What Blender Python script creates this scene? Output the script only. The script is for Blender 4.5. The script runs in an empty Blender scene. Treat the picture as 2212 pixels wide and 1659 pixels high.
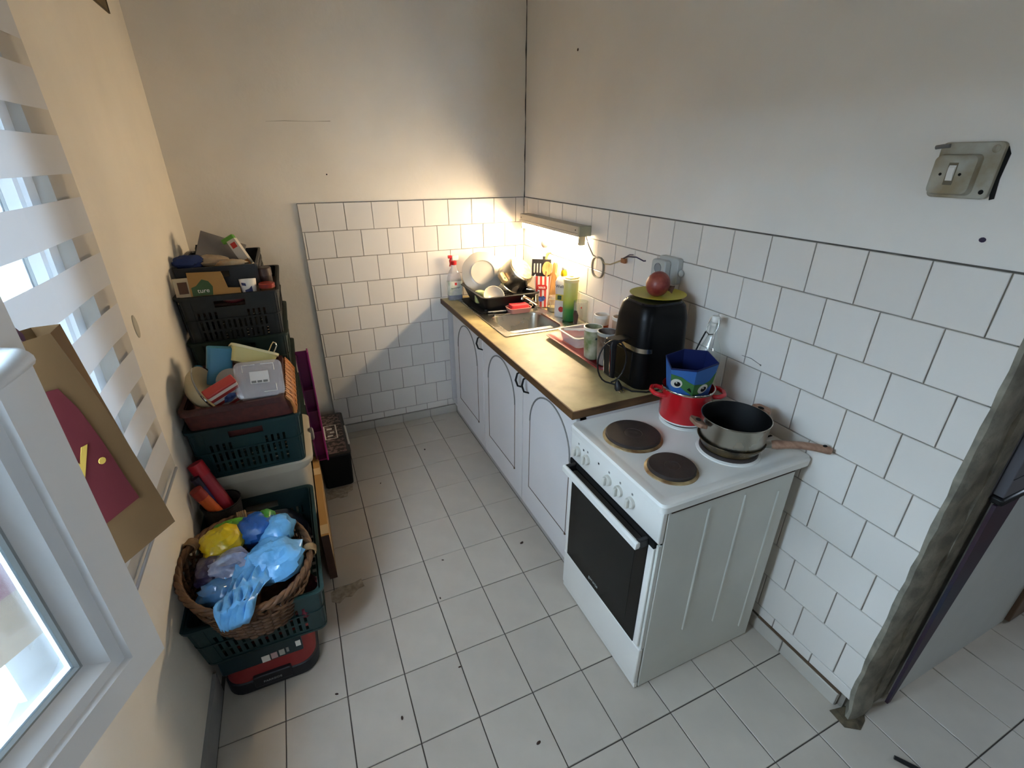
import bpy, math, random
from math import sin, cos, pi, radians
from mathutils import Vector, Matrix, Euler

random.seed(7)
SC = bpy.context.scene
COL = SC.collection

# ---------------------------------------------------------------- camera
cam_d = bpy.data.cameras.new('camera')
cam_d.sensor_fit = 'HORIZONTAL'
cam_d.sensor_width = 36.0
cam_d.lens = 36.0 * 1025.74 / 2212.0
cam_d.clip_start = 0.02
cam = bpy.data.objects.new('camera', cam_d)
COL.objects.link(cam)
cam.matrix_world = Matrix(((0.91337733, 0.17240076, -0.36880866, -1.417003),
                           (-0.40710875, 0.39140358, -0.82526705, -2.984314),
                           (0.00207637, 0.90392545, 0.42768502, 1.676766),
                           (0, 0, 0, 1)))
SC.camera = cam

# ---------------------------------------------------------------- world, lights, exposure
SKY_COL = (0.66, 0.81, 1.0, 1)
SKY_STRENGTH = 15.5
world = bpy.data.worlds.new('sky')
SC.world = world
world.use_nodes = True
bg = world.node_tree.nodes['Background']
bg.inputs[0].default_value = SKY_COL
bg.inputs[1].default_value = SKY_STRENGTH
SC.view_settings.view_transform = 'Standard'
SC.view_settings.look = 'None'
SC.view_settings.exposure = 1.95
SC.view_settings.gamma = 1.0
SC.view_settings.use_curve_mapping = False
SC.cycles.max_bounces = 10
SC.cycles.diffuse_bounces = 6
SC.cycles.transparent_max_bounces = 24
SC.cycles.sample_clamp_indirect = 6.0
SC.cycles.caustics_reflective = False
SC.cycles.caustics_refractive = False
TUBE_STRENGTH = 58.0
TUBE_COL = (1.0, 0.78, 0.50)


def portal(name, loc, rot, sx, sy):
    d = bpy.data.lights.new(name, 'AREA')
    d.shape = 'RECTANGLE'
    d.size, d.size_y = sx, sy
    d.energy = 1.0
    d.cycles.is_portal = True
    o = bpy.data.objects.new(name, d)
    COL.objects.link(o)
    o.location = loc
    o.rotation_euler = rot
    return o


portal('window_portal', (-2.25, -2.06, 1.46), (0, radians(-90), 0), 1.4, 1.3)
portal('rear_fill_portal', (-0.7, -4.62, 1.6), (radians(90), 0, 0), .2, .2)  # guides sky light through the fill gap added behind the camera
portal('hall_portal', (2.42, -3.2, 1.4), (0, radians(90), 0), .3, .4)

# ---------------------------------------------------------------- material helpers


def lin(c):
    if isinstance(c, str):
        c = c.lstrip('#')
        c = [int(c[i:i + 2], 16) / 255 for i in (0, 2, 4)]
        c = [v / 12.92 if v <= .04045 else ((v + .055) / 1.055) ** 2.4 for v in c]
    return (c[0], c[1], c[2], 1.0)


class NT:
    def __init__(s, name):
        s.m = bpy.data.materials.new(name)
        s.m.use_nodes = True
        s.t = s.m.node_tree
        s.b = s.t.nodes['Principled BSDF']
        s.out = s.t.nodes['Material Output']

    def n(s, typ, **kw):
        nd = s.t.nodes.new(typ)
        for k, v in kw.items():
            if k.startswith('i_'):
                nd.inputs[k[2:].replace('_', ' ')].default_value = v
            else:
                setattr(nd, k, v)
        return nd

    def l(s, a, b):
        s.t.links.new(a, b)


def mat(name, col, rough=.5, metal=0.0, var=0.0, vscale=8.0, bump=0.0, bscale=60.0, spec=.5, trans=0.0,
        ior=1.45, emis=0.0, ecol=None, rnd=0.0, coat=0.0, col2=None, stretch=None, alpha=1.0, detail=4.0, lo=.35, hi=.65, rvar=0.0, bdist=.004):
    k = NT(name)
    b = k.b
    c = lin(col)
    b.inputs['Base Color'].default_value = c
    b.inputs['Roughness'].default_value = rough
    b.inputs['Metallic'].default_value = metal
    b.inputs['Specular IOR Level'].default_value = spec
    b.inputs['Transmission Weight'].default_value = trans
    b.inputs['IOR'].default_value = ior
    b.inputs['Coat Weight'].default_value = coat
    b.inputs['Alpha'].default_value = alpha
    if emis:
        b.inputs['Emission Strength'].default_value = emis
        b.inputs['Emission Color'].default_value = lin(ecol or col)
    tc = None
    if var or bump or col2 or rvar:
        tc = k.n('ShaderNodeTexCoord').outputs['Object']
        if stretch:
            mp = k.n('ShaderNodeMapping')
            mp.inputs['Scale'].default_value = stretch
            k.l(tc, mp.inputs[0])
            tc = mp.outputs[0]
    if var or col2 or rnd:
        src = None
        if var or col2:
            nz = k.n('ShaderNodeTexNoise')
            nz.inputs['Scale'].default_value = vscale
            nz.inputs['Detail'].default_value = detail
            k.l(tc, nz.inputs['Vector'])
            rp = k.n('ShaderNodeMapRange')
            rp.inputs[1].default_value = lo
            rp.inputs[2].default_value = hi
            k.l(nz.outputs[0], rp.inputs[0])
            mx = k.n('ShaderNodeMix', data_type='RGBA')
            k.l(rp.outputs[0], mx.inputs[0])
            if col2:
                mx.inputs[6].default_value = c
                mx.inputs[7].default_value = lin(col2)
            else:
                mx.inputs[6].default_value = tuple(v * (1 - var) for v in c[:3]) + (1,)
                mx.inputs[7].default_value = tuple(min(1, v * (1 + var * .6)) for v in c[:3]) + (1,)
            src = mx.outputs[2]
            if rvar:
                rr = k.n('ShaderNodeMapRange')
                rr.inputs[3].default_value = rough - rvar
                rr.inputs[4].default_value = rough + rvar
                k.l(nz.outputs[0], rr.inputs[0])
                k.l(rr.outputs[0], b.inputs['Roughness'])
        if rnd:
            oi = k.n('ShaderNodeObjectInfo')
            hs = k.n('ShaderNodeHueSaturation')
            mr = k.n('ShaderNodeMapRange')
            mr.inputs[3].default_value = 1 - rnd
            mr.inputs[4].default_value = 1 + rnd
            k.l(oi.outputs['Random'], mr.inputs[0])
            k.l(mr.outputs[0], hs.inputs['Value'])
            if src:
                k.l(src, hs.inputs['Color'])
            else:
                hs.inputs['Color'].default_value = c
            src = hs.outputs[0]
        k.l(src, b.inputs['Base Color'])
    if bump:
        n2 = k.n('ShaderNodeTexNoise')
        n2.inputs['Scale'].default_value = bscale
        n2.inputs['Detail'].default_value = 3
        k.l(tc, n2.inputs['Vector'])
        bp = k.n('ShaderNodeBump')
        bp.inputs['Strength'].default_value = bump
        bp.inputs['Distance'].default_value = bdist
        k.l(n2.outputs[0], bp.inputs['Height'])
        k.l(bp.outputs[0], b.inputs['Normal'])
    return k.m


def mat_thin(name, tint=(1, 1, 1), gloss=.1, haze=0.0, hazecol=(1, 1, 1)):
    """thin clear sheet: straight-through view plus fresnel gloss and a little haze"""
    k = NT(name)
    tr = k.n('ShaderNodeBsdfTransparent')
    tr.inputs[0].default_value = lin(tint)
    gl = k.n('ShaderNodeBsdfGlossy')
    gl.inputs['Roughness'].default_value = .06
    df = k.n('ShaderNodeBsdfDiffuse')
    df.inputs[0].default_value = lin(hazecol)
    fr = k.n('ShaderNodeFresnel')
    ge = k.n('ShaderNodeNewGeometry')
    io = k.n('ShaderNodeMapRange')      # same reflection from either side of the sheet
    io.inputs[3].default_value = 1.5
    io.inputs[4].default_value = 1 / 1.5
    k.l(ge.outputs['Backfacing'], io.inputs[0])
    k.l(io.outputs[0], fr.inputs[0])
    ad = k.n('ShaderNodeMath', operation='ADD')
    ad.inputs[1].default_value = gloss
    k.l(fr.outputs[0], ad.inputs[0])
    m1 = k.n('ShaderNodeMixShader')
    m1.inputs[0].default_value = haze
    k.l(tr.outputs[0], m1.inputs[1])
    k.l(df.outputs[0], m1.inputs[2])
    m2 = k.n('ShaderNodeMixShader')
    k.l(ad.outputs[0], m2.inputs[0])
    k.l(m1.outputs[0], m2.inputs[1])
    k.l(gl.outputs[0], m2.inputs[2])
    k.l(m2.outputs[0], k.out.inputs[0])
    return k.m


def mat_cloth(name, col, trans=.5, clear=0.0):
    """fabric letting light through: diffuse + translucent (+ open weave)"""
    k = NT(name)
    d = k.n('ShaderNodeBsdfDiffuse')
    d.inputs[0].default_value = lin(col)
    t = k.n('ShaderNodeBsdfTranslucent')
    t.inputs[0].default_value = lin(col)
    m = k.n('ShaderNodeMixShader')
    m.inputs[0].default_value = trans
    k.l(d.outputs[0], m.inputs[1])
    k.l(t.outputs[0], m.inputs[2])
    o = m.outputs[0]
    if clear:
        c = k.n('ShaderNodeBsdfTransparent')
        m2 = k.n('ShaderNodeMixShader')
        m2.inputs[0].default_value = clear
        k.l(o, m2.inputs[1])
        k.l(c.outputs[0], m2.inputs[2])
        o = m2.outputs[0]
    k.l(o, k.out.inputs[0])
    return k.m


def mat_ramp(name, stops, axis=2, lo=0.0, hi=1.0, rough=.4, const=False, period=None, trans=0.0, spec=.5, metal=0.0):
    """colour by object coordinate: a print or tint that runs along one axis of the thing"""
    k = NT(name)
    k.b.inputs['Roughness'].default_value = rough
    k.b.inputs['Transmission Weight'].default_value = trans
    k.b.inputs['Specular IOR Level'].default_value = spec
    k.b.inputs['Metallic'].default_value = metal
    tc = k.n('ShaderNodeTexCoord')
    sp = k.n('ShaderNodeSeparateXYZ')
    k.l(tc.outputs['Object'], sp.inputs[0])
    v = sp.outputs[axis]
    if period:
        md = k.n('ShaderNodeMath', operation='PINGPONG' if period < 0 else 'FLOORED_MODULO')
        md.inputs[1].default_value = abs(period)
        k.l(v, md.inputs[0])
        v = md.outputs[0]
        lo, hi = 0, abs(period)
    mr = k.n('ShaderNodeMapRange')
    mr.inputs[1].default_value = lo
    mr.inputs[2].default_value = hi
    k.l(v, mr.inputs[0])
    cr = k.n('ShaderNodeValToRGB')
    if const:
        cr.color_ramp.interpolation = 'CONSTANT'
    el = cr.color_ramp.elements
    while len(el) < len(stops):
        el.new(.5)
    for e, (p, c) in zip(el, stops):
        e.position = p
        e.color = lin(c)
    k.l(mr.outputs[0], cr.inputs[0])
    k.l(cr.outputs[0], k.b.inputs['Base Color'])
    return k.m


# ---------------------------------------------------------------- mesh helpers
class M:
    def __init__(s):
        s.v = []
        s.f = []

    def add(s, vs, fs):
        o = len(s.v)
        s.v += [tuple(p) for p in vs]
        s.f += [tuple(i + o for i in f) for f in fs]
        return s

    def box(s, x0, x1, y0, y1, z0, z1):
        return s.add([(x0, y0, z0), (x1, y0, z0), (x1, y1, z0), (x0, y1, z0), (x0, y0, z1), (x1, y0, z1), (x1, y1, z1), (x0, y1, z1)],
                     [(0, 3, 2, 1), (4, 5, 6, 7), (0, 1, 5, 4), (1, 2, 6, 5), (2, 3, 7, 6), (3, 0, 4, 7)])

    def loft(s, loops, cap0=True, cap1=True, ring=False):
        n = len(loops[0])
        vs = [p for lp in loops for p in lp]
        fs = []
        m = len(loops)
        for i in range(m if ring else m - 1):
            a, b = i * n, ((i + 1) % m) * n
            for j in range(n):
                k = (j + 1) % n
                fs.append((a + j, a + k, b + k, b + j))
        if cap0 and not ring:
            fs.append(tuple(reversed(range(n))))
        if cap1 and not ring:
            fs.append(tuple((m - 1) * n + j for j in range(n)))
        return s.add(vs, fs)

    def lathe(s, prof, n=24, c=(0, 0, 0), cap0=True, cap1=True, sx=1.0, sy=1.0):
        return s.loft([[(c[0] + r * sx * cos(2 * pi * j / n), c[1] + r * sy * sin(2 * pi * j / n), c[2] + z) for j in range(n)] for r, z in prof], cap0, cap1)

    def tube(s, path, r, n=8, closed=False):
        P = [Vector(p) for p in path]
        m = len(P)
        loops = []
        up = None
        for i in range(m):
            a = P[i - 1] if (i > 0 or closed) else P[i]
            b = P[(i + 1) % m] if (i < m - 1 or closed) else P[i]
            t = (b - a).normalized()
            if up is None:
                up = Vector((0, 0, 1)) if abs(t.z) < .9 else Vector((1, 0, 0))
            x = up - t * up.dot(t)
            if x.length < 1e-5:
                x = t.orthogonal()
            x.normalize()
            up = x
            y = t.cross(x)
            rr = r[i] if isinstance(r, (list, tuple)) else r
            loops.append([P[i] + x * rr * cos(2 * pi * j / n) + y * rr * sin(2 * pi * j / n) for j in range(n)])
        return s.loft(loops, not closed, not closed, ring=closed)

    def prism(s, pts, axis, a, b):
        def q(u, v, w):
            return (w, u, v) if axis == 0 else ((u, w, v) if axis == 1 else (u, v, w))
        return s.loft([[q(u, v, a) for u, v in pts], [q(u, v, b) for u, v in pts]])

    def cyl(s, p, q, r, n=16, r2=None):
        return s.tube([p, q], [r, r if r2 is None else r2], n)

    def ball(s, c, r, n=16, m=10, sx=1, sy=1, sz=1):
        return s.loft([[(c[0] + r * sx * sin(pi * i / m) * cos(2 * pi * j / n), c[1] + r * sy * sin(pi * i / m) * sin(2 * pi * j / n), c[2] - r * sz * cos(pi * i / m)) for j in range(n)]
                       for i in [.15] + list(range(1, m)) + [m - .15]])

    def move(s, mtx):
        s.v = [tuple(mtx @ Vector(p)) for p in s.v]
        return s


def rrect(x0, x1, y0, y1, r, z, k=5):
    """rounded rectangle loop at height z"""
    out = []
    for cx, cy, a0 in ((x1 - r, y1 - r, 0), (x0 + r, y1 - r, 90), (x0 + r, y0 + r, 180), (x1 - r, y0 + r, 270)):
        for i in range(k + 1):
            a = radians(a0 + 90 * i / k)
            out.append((cx + r * cos(a), cy + r * sin(a), z))
    return out


OFF = {}


def mk(name, m, material, parent=None, smooth=None, bev=0.0, off=None):
    me = bpy.data.meshes.new(name)
    if off is None:
        off = OFF.get(parent.name, (0, 0, 0)) if parent is not None else (0, 0, 0)
    me.from_pydata([(x - off[0], y - off[1], z - off[2]) for x, y, z in m.v], [], m.f)
    me.materials.append(material)
    o = bpy.data.objects.new(name, me)
    COL.objects.link(o)
    if parent is not None:
        o.parent = parent
        OFF[o.name] = off
    if smooth is not None:
        me.polygons.foreach_set('use_smooth', [True] * len(me.polygons))
        me.set_sharp_from_angle(angle=radians(smooth))
    if bev:
        md = o.modifiers.new('bevel', 'BEVEL')
        md.width = bev
        md.segments = 2
        md.limit_method = 'ANGLE'
        md.angle_limit = radians(40)
        if smooth is None:
            me.polygons.foreach_set('use_smooth', [True] * len(me.polygons))
            me.set_sharp_from_angle(angle=radians(35))
    return o


def recalc(o):
    import bmesh
    b = bmesh.new()
    b.from_mesh(o.data)
    bmesh.ops.recalc_face_normals(b, faces=b.faces)
    b.to_mesh(o.data)
    b.free()
    return o


def tag(o, label, cat, group=None, kind=None):
    if label:
        o['label'] = label
    if cat:
        o['category'] = cat
    if group:
        o['group'] = group
    if kind:
        o['kind'] = kind
    return o


def thing(name, label, cat, loc=(0, 0, 0), group=None, local=False, rot=(0, 0, 0)):
    o = bpy.data.objects.new(name, None)
    o.empty_display_size = .05
    COL.objects.link(o)
    o.location = loc
    o.rotation_euler = rot
    OFF[o.name] = (0, 0, 0) if local else tuple(loc)
    return tag(o, label, cat, group)


def solo(name, m, material, label, cat, loc=(0, 0, 0), smooth=None, bev=0.0, group=None, rot=None, local=False):
    o = mk(name, m, material, None, smooth, bev, off=(0, 0, 0) if local else loc)
    o.location = loc
    if rot:
        o.rotation_euler = rot
    return tag(o, label, cat, group)


def struct(name, m, material, smooth=None, bev=0.0):
    return tag(mk(name, m, material, None, smooth, bev), None, None, None, 'structure')


def dup(root, loc, label=None, rotz=None, group=None):
    def cp(o, par):
        c = o.copy()
        COL.objects.link(c)
        c.parent = par
        for ch in o.children:
            cp(ch, c)
        return c
    r = cp(root, None)
    r.location = loc
    if rotz is not None:
        r.rotation_euler[2] = rotz
    if label:
        r['label'] = label
    if group:
        r['group'] = group
    return r


def text(parent, body, size, loc, rot, material, name='lettering', ext=.0006, sx=1.0, align='CENTER', shear=0.0):
    cu = bpy.data.curves.new(name, 'FONT')
    cu.body = body
    cu.size = size
    cu.extrude = ext
    cu.align_x = align
    cu.align_y = 'CENTER'
    cu.shear = shear
    cu.resolution_u = 3
    cu.materials.append(material)
    tmp = bpy.data.objects.new('tmp', cu)
    COL.objects.link(tmp)
    me = bpy.data.meshes.new_from_object(tmp.evaluated_get(bpy.context.evaluated_depsgraph_get()))
    bpy.data.objects.remove(tmp)
    me.materials.clear()
    me.materials.append(material)
    o = bpy.data.objects.new(name, me)
    COL.objects.link(o)
    o.parent = parent
    off = OFF.get(parent.name, (0, 0, 0))
    o.location = (loc[0] - off[0], loc[1] - off[1], loc[2] - off[2])
    o.rotation_euler = rot
    o.scale = (sx, 1, 1)
    return o


def gridpanel(us, vs, solid, t, o, u, v, n):
    """sheet with holes: cells of a grid, thickness t along n; one connected mesh"""
    o, u, v, n = Vector(o), Vector(u), Vector(v), Vector(n)
    m = M()
    idx = {}

    def p(i, j, k):
        if (i, j, k) not in idx:
            idx[(i, j, k)] = len(m.v)
            m.v.append(tuple(o + u * us[i] + v * vs[j] + n * (t * k)))
        return idx[(i, j, k)]
    I, J = len(us) - 1, len(vs) - 1

    def s(i, j):
        return 0 <= i < I and 0 <= j < J and solid(i, j)
    for i in range(I):
        for j in range(J):
            if not s(i, j):
                continue
            m.f.append((p(i, j, 1), p(i + 1, j, 1), p(i + 1, j + 1, 1), p(i, j + 1, 1)))
            m.f.append((p(i, j, 0), p(i, j + 1, 0), p(i + 1, j + 1, 0), p(i + 1, j, 0)))
            if not s(i - 1, j):
                m.f.append((p(i, j, 0), p(i, j, 1), p(i, j + 1, 1), p(i, j + 1, 0)))
            if not s(i + 1, j):
                m.f.append((p(i + 1, j, 0), p(i + 1, j + 1, 0), p(i + 1, j + 1, 1), p(i + 1, j, 1)))
            if not s(i, j - 1):
                m.f.append((p(i, j, 0), p(i + 1, j, 0), p(i + 1, j, 1), p(i, j, 1)))
            if not s(i, j + 1):
                m.f.append((p(i, j + 1, 0), p(i, j + 1, 1), p(i + 1, j + 1, 1), p(i + 1, j + 1, 0)))
    return m


# ---------------------------------------------------------------- materials
PLASTER = mat('plaster', '#ddd5c8', .85, var=.05, vscale=3, bump=.25, bscale=45, spec=.2)
PLASTER_R = mat('plaster_right', '#e2ddd5', .8, var=.04, vscale=2.5, bump=.2, bscale=40, spec=.25)
CEIL = mat('ceiling_paint', '#c9c4ba', .9)
TILE = mat('wall_tile_glaze', '#d8d2ca', .2, rnd=.03, spec=.5, bump=.03, bscale=12)
GROUT = mat('grout', '#8a8378', .95, var=.2, vscale=20)
FTILE = mat('floor_tile_glaze', '#b8afa2', .4, rnd=.035, var=.05, vscale=9, bump=.04, bscale=25, rvar=.1)
FGROUT = mat('floor_grout', '#4a443e', .95)
BTILE = mat('baseboard_tile_glaze', '#b6b0a6', .35, rnd=.03, var=.05)
MORTAR = mat('bare_mortar', '#a39785', .95, var=.3, vscale=40, bump=.8, bscale=70)
BROKEN = mat('broken_plaster', '#807a6c', .95, var=.35, vscale=18, bump=1.0, bscale=35)
CRACK = mat('crack_dark', '#3a352f', .95)
WHITE = mat('white_paint', '#d9d6d2', .45, var=.03, vscale=4)
CABW = mat('cabinet_laminate', '#c6c2c0', .42, var=.03, vscale=3)
PVC = mat('white_pvc', '#dadada', .3, spec=.5)
GREYTRIM = mat('grey_trim', '#6d6a66', .5)
BROWNLINE = mat('brown_groove', '#5b4836', .7)
WORKTOP = mat('worktop_laminate', '#b8a878', .45, spec=.35, col2='#96875f', vscale=7, detail=8, lo=.38, hi=.62, bump=.02, bscale=200)
EDGE = mat('worktop_edge', '#5d4022', .55, col2='#3f2a15', vscale=10, stretch=(1, .2, 6))
STEEL = mat('brushed_steel', '#b9b4a8', .27, metal=1.0, var=.12, vscale=6, rvar=.08)
CHROME = mat('chrome', '#d8d6d0', .1, metal=1.0)
STEELDK = mat('dull_steel', '#96938c', .35, metal=1.0, var=.15, vscale=12)
BLACKP = mat('black_plastic', '#0d0d0f', .45)
BLACKG = mat('black_gloss', '#060607', .36, spec=.2)
BLACKM = mat('black_matt', '#0d0c0b', .75, spec=.3)
ENAMEL = mat('white_enamel', '#d9d6cf', .22, var=.03, vscale=5, coat=.2)
ENAMELS = mat('side_enamel', '#c3c3ba', .35, var=.04, vscale=5)
HOTPLATE = mat('cast_iron', '#2f2622', .6, var=.3, vscale=14, bump=.15, bscale=80)
RUST = mat('burnt_trim', '#b39b70', .4, metal=.3, col2='#6b4a2a', vscale=18)
OVENGLASS = mat('oven_glass', '#080808', .15, spec=.25)
RED = mat('red_enamel', '#b3141d', .25, coat=.3)
WOODH = mat('wood_look_handle', '#a07c66', .45, col2='#7d5c49', vscale=12, stretch=(6, 1, 6))
TEAL = mat('crate_teal', '#0c2a2b', .5, var=.12, vscale=10)
GREENC = mat('crate_green', '#0d231c', .5, var=.15, vscale=10)
DARKC = mat('crate_dark', '#0d1313', .55, var=.2, vscale=10)
NAVY = mat('navy_cloth', '#0e1526', .9, var=.3, vscale=8)
WICKER = mat('wicker_brown', '#54371f', .6, var=.35, vscale=40)
WICKER2 = mat('wicker_tan', '#8a6b45', .6, var=.25, vscale=40)
MAROON = mat('woven_maroon', '#4a211c', .6, var=.25, vscale=60)
ORANGEW = mat('woven_orange', '#9c6026', .5, var=.3, vscale=50)
CARD = mat('cardboard', '#a07a45', .85, var=.1, vscale=6)
CARDD = mat('cardboard_brown', '#4b3427', .85, var=.15, vscale=10)
TAPE = mat('packing_tape', '#c0a67e', .35)
MAGENTA = mat('magenta_plastic', '#6f1450', .35)
PAPERBAG = mat('kraft_paper', '#644c2d', .8, var=.1, vscale=7, bump=.3, bscale=9)
BAGRED = mat('bag_red_print', '#54101a', .75)
BAGYEL = mat('bag_yellow_print', '#b79a43', .75)
GLASS = mat_thin('clear_glass', (.93, .95, .93), .04, .06)
PANE = mat_thin('window_glass', (.92, .95, .96), .03, .06)
CLEARP = mat_thin('clear_plastic', (.86, .84, .86), .04, .28, (.8, .78, .8))
WHITEP = mat('white_plastic', '#d8d4cc', .35)
GREYP = mat('grey_plastic', '#8f9290', .45)
CREAM = mat('cream_plastic', '#cfc6a6', .4)
YELLOW = mat('yellow_plastic', '#c9a713', .35)
YELLOWB = mat('yellow_film', '#c0a51a', .3, bump=.7, bscale=16, bdist=.02)
GREEN = mat('green_plastic', '#4f8a2a', .4)
BLUEL = mat('light_blue_film', '#5f9fd0', .25, bump=.7, bscale=16, bdist=.02, var=.12, vscale=14, coat=.3)
BLUED = mat('blue_film', '#1f4f8f', .3, bump=.7, bscale=16, bdist=.02, var=.15, vscale=14)
PORC = mat('porcelain', '#b9b2a6', .2)
WOODL = mat('light_wood', '#b98e57', .55, col2='#96703f', vscale=10, stretch=(8, 8, 1))
REDP = mat('red_plastic', '#b01f22', .35)
TRAYRED = mat('tray_red', '#8f2328', .35)
PINKP = mat('pink_plastic', '#c58a80', .4)
NAVYP = mat('navy_print', '#1a2352', .5)
PURPLE = mat('dark_purple', '#2a1a3c', .5)

# ================================================================ SETTING
TW, TH = 0.152, 0.150          # wall tile pitch
ZT = 1.456                     # top of the tiling
YEND = -2.552                  # end of the right wall (doorway)
XL = -1.92                     # left wall
YF = -4.6                      # wall behind the camera
ZC = 2.95

floor = struct('floor', M().box(-2.0, 3.2, YF - .1, .2, -.08, -.004), FGROUT)
_tiles = {}


def tilemesh(w, h, t, b, material, nm):
    """glazed tile: back at 0, face at t, edges eased; lies in the u-v plane"""
    key = (round(w, 4), round(h, 4), t, material.name)
    if key not in _tiles:
        m = M().loft([[(0, 0, 0), (w, 0, 0), (w, h, 0), (0, h, 0)], [(0, 0, t - b), (w, 0, t - b), (w, h, t - b), (0, h, t - b)],
                      [(b, b, t), (w - b, b, t), (w - b, h - b, t), (b, h - b, t)]], cap0=False)
        me = bpy.data.meshes.new(nm)
        me.from_pydata(m.v, [], m.f)
        me.materials.append(material)
        _tiles[key] = me
    return _tiles[key]


def lay(parent, nm, w, h, t, b, material, loc, basis):
    o = bpy.data.objects.new(nm, tilemesh(w, h, t, b, material, nm))
    COL.objects.link(o)
    o.parent = parent
    j = Euler((random.uniform(-.004, .004), random.uniform(-.004, .004), 0)).to_matrix().to_4x4()
    o.matrix_local = Matrix.Translation(loc) @ basis.to_4x4() @ j
    return o


BZ = Matrix.Identity(3)
BY = Matrix(((1, 0, 0), (0, 0, -1), (0, 1, 0)))       # u=x v=z n=-y
BX = Matrix(((0, 0, -1), (-1, 0, 0), (0, 1, 0)))      # u=-y v=z n=-x

# floor tiles (20 x 25 cm)
PX, PY, OX, OY, G = .1966, .2471, -1.3192, -.093, .0035
for a in range(-4, 14):
    for b in range(-1, 14):
        x0, x1 = OX + PX * a, OX + PX * (a + 1)
        y1, y0 = OY - PY * b, OY - PY * (b + 1)
        x0, y1 = max(x0, XL), min(y1, 0)
        if y0 > -2.55:
            x1 = min(x1, 0)
        if x1 - x0 < .02 or (x0 > -.01 and y0 > -2.55) or (x0 > -.05 and y1 < -3.4):
            continue
        if x0 > -.53 and y0 > -1.60:
            continue
        if x0 > -.01 and y1 > -2.57:
            y1 = -2.57
        if y1 < -2.75 and x1 < -1.2:
            continue
        lay(floor, 'floor_tile', x1 - x0 - G, y1 - y0 - G, .004, .0012, FTILE, (x0 + G / 2, y0 + G / 2, -.004), BZ)


def patch(nm, pts, z, material, parent):
    m = M().loft([[(x, y, z) for x, y in pts], [(x, y, z + .0015) for x, y in pts]])
    return mk(nm, m, material, parent)


patch('bare_patch', [(-1.53, -1.345), (-1.49, -1.325), (-1.45, -1.335), (-1.40, -1.318), (-1.393, -1.365), (-1.42, -1.37), (-1.45, -1.40), (-1.475, -1.392), (-1.50, -1.415), (-1.53, -1.395)], 0, MORTAR, floor)
patch('bare_patch', [(-1.49, -.60), (-1.345, -.60), (-1.352, -.655), (-1.38, -.67), (-1.385, -.70), (-1.42, -.705), (-1.44, -.69), (-1.49, -.70)], 0, MORTAR, floor)
m = M().loft([[(x, y, z) for x, y in ((-.040, -2.53), (.03, -2.545), (.07, -2.575), (.035, -2.60), (-.005, -2.612), (-.045, -2.585))] for z in (0, .002)] + [[(-.030, -2.54, .016), (.02, -2.55, .02), (.05, -2.572, .012), (.028, -2.588, .010), (-.003, -2.595, .013), (-.034, -2.575, .012)]])
mk('broken_lump', m, mat('lump_brown', '#5a4f3c', .95, var=.4, vscale=40, bump=.8, bscale=80), floor)

# back wall
wall_back = struct('wall_back', M().box(XL - .2, .2, .012, .2, -.05, ZC), PLASTER)
XE = -1.366
mk('grout_bed', M().box(XE, 0, .006, .013, .0, ZT), GROUT, wall_back)


def row_tiles(par, basis, u0, u1, off, z0, z1, at, skip):
    """tiles between u0..u1 (distance from the corner) in one row"""
    k = math.floor((u0 - off) / TW)
    while True:
        a, b = off + TW * k, off + TW * (k + 1)
        k += 1
        if a >= u1 - .012:
            break
        a, b = max(a, u0), min(b, u1)
        if b - a < .012 or skip(a, b, z0, z1):
            continue
        g = .0016
        lay(par, 'wall_tile', b - a - 2 * g, z1 - z0 - 2 * g, .007, .0015, TILE, at(a, b, z0, g), basis)


for r in range(10):
    z1 = ZT - TH * r
    z0 = z1 - TH if r < 9 else .058
    off = .0599 if r % 2 == 0 else -.0152
    row_tiles(wall_back, BY, 0, -XE, off, z0, z1, lambda a, b, z, g: (-b + g, .007, z + g), lambda a, b, z0, z1: b < .58 and z1 < .84)
for r in range(10):
    z1 = ZT - TH * r
    z0 = z1 - TH if r < 9 else .06
    off = (2.4816 if r % 2 == 0 else 2.4056) - 17 * TW
    row_tiles_skip = lambda a, b, z0, z1: (a < 1.9 and z1 < .80)
    if r == 0:
        wall_right = struct('wall_right', M().box(.009, .16, YEND + .012, .2, -.05, ZC), PLASTER_R)
        mk('grout_bed', M().box(.006, .012, YEND + .012, .0, .0, ZT), GROUT, wall_right)
    row_tiles(wall_right, BX, 0, -YEND, off, z0, z1, lambda a, b, z, g: (.007, -a - g, z + g), row_tiles_skip)
# dirty joint along the top of the tiling and the crack up the corner
mk('joint_line', M().box(.0045, .0105, YEND, -.004, ZT - .001, ZT + .0025), mat('joint_grey', '#59554f', .95, var=.4, vscale=25), wall_right)
mk('joint_line', M().box(XE, -.004, .0065, .014, ZT - .001, ZT + .0015), GREYTRIM, wall_back)
m = M()
pth = [(.0085 - .0015 * sin(z * 23) * 1, .0115, z) for z in [1.40 + .05 * i for i in range(32)]]
m.tube(pth, [.0035 + .0012 * sin(i * 2.3) for i in range(32)], 6)
mk('corner_crack', m, CRACK, wall_back)
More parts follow.
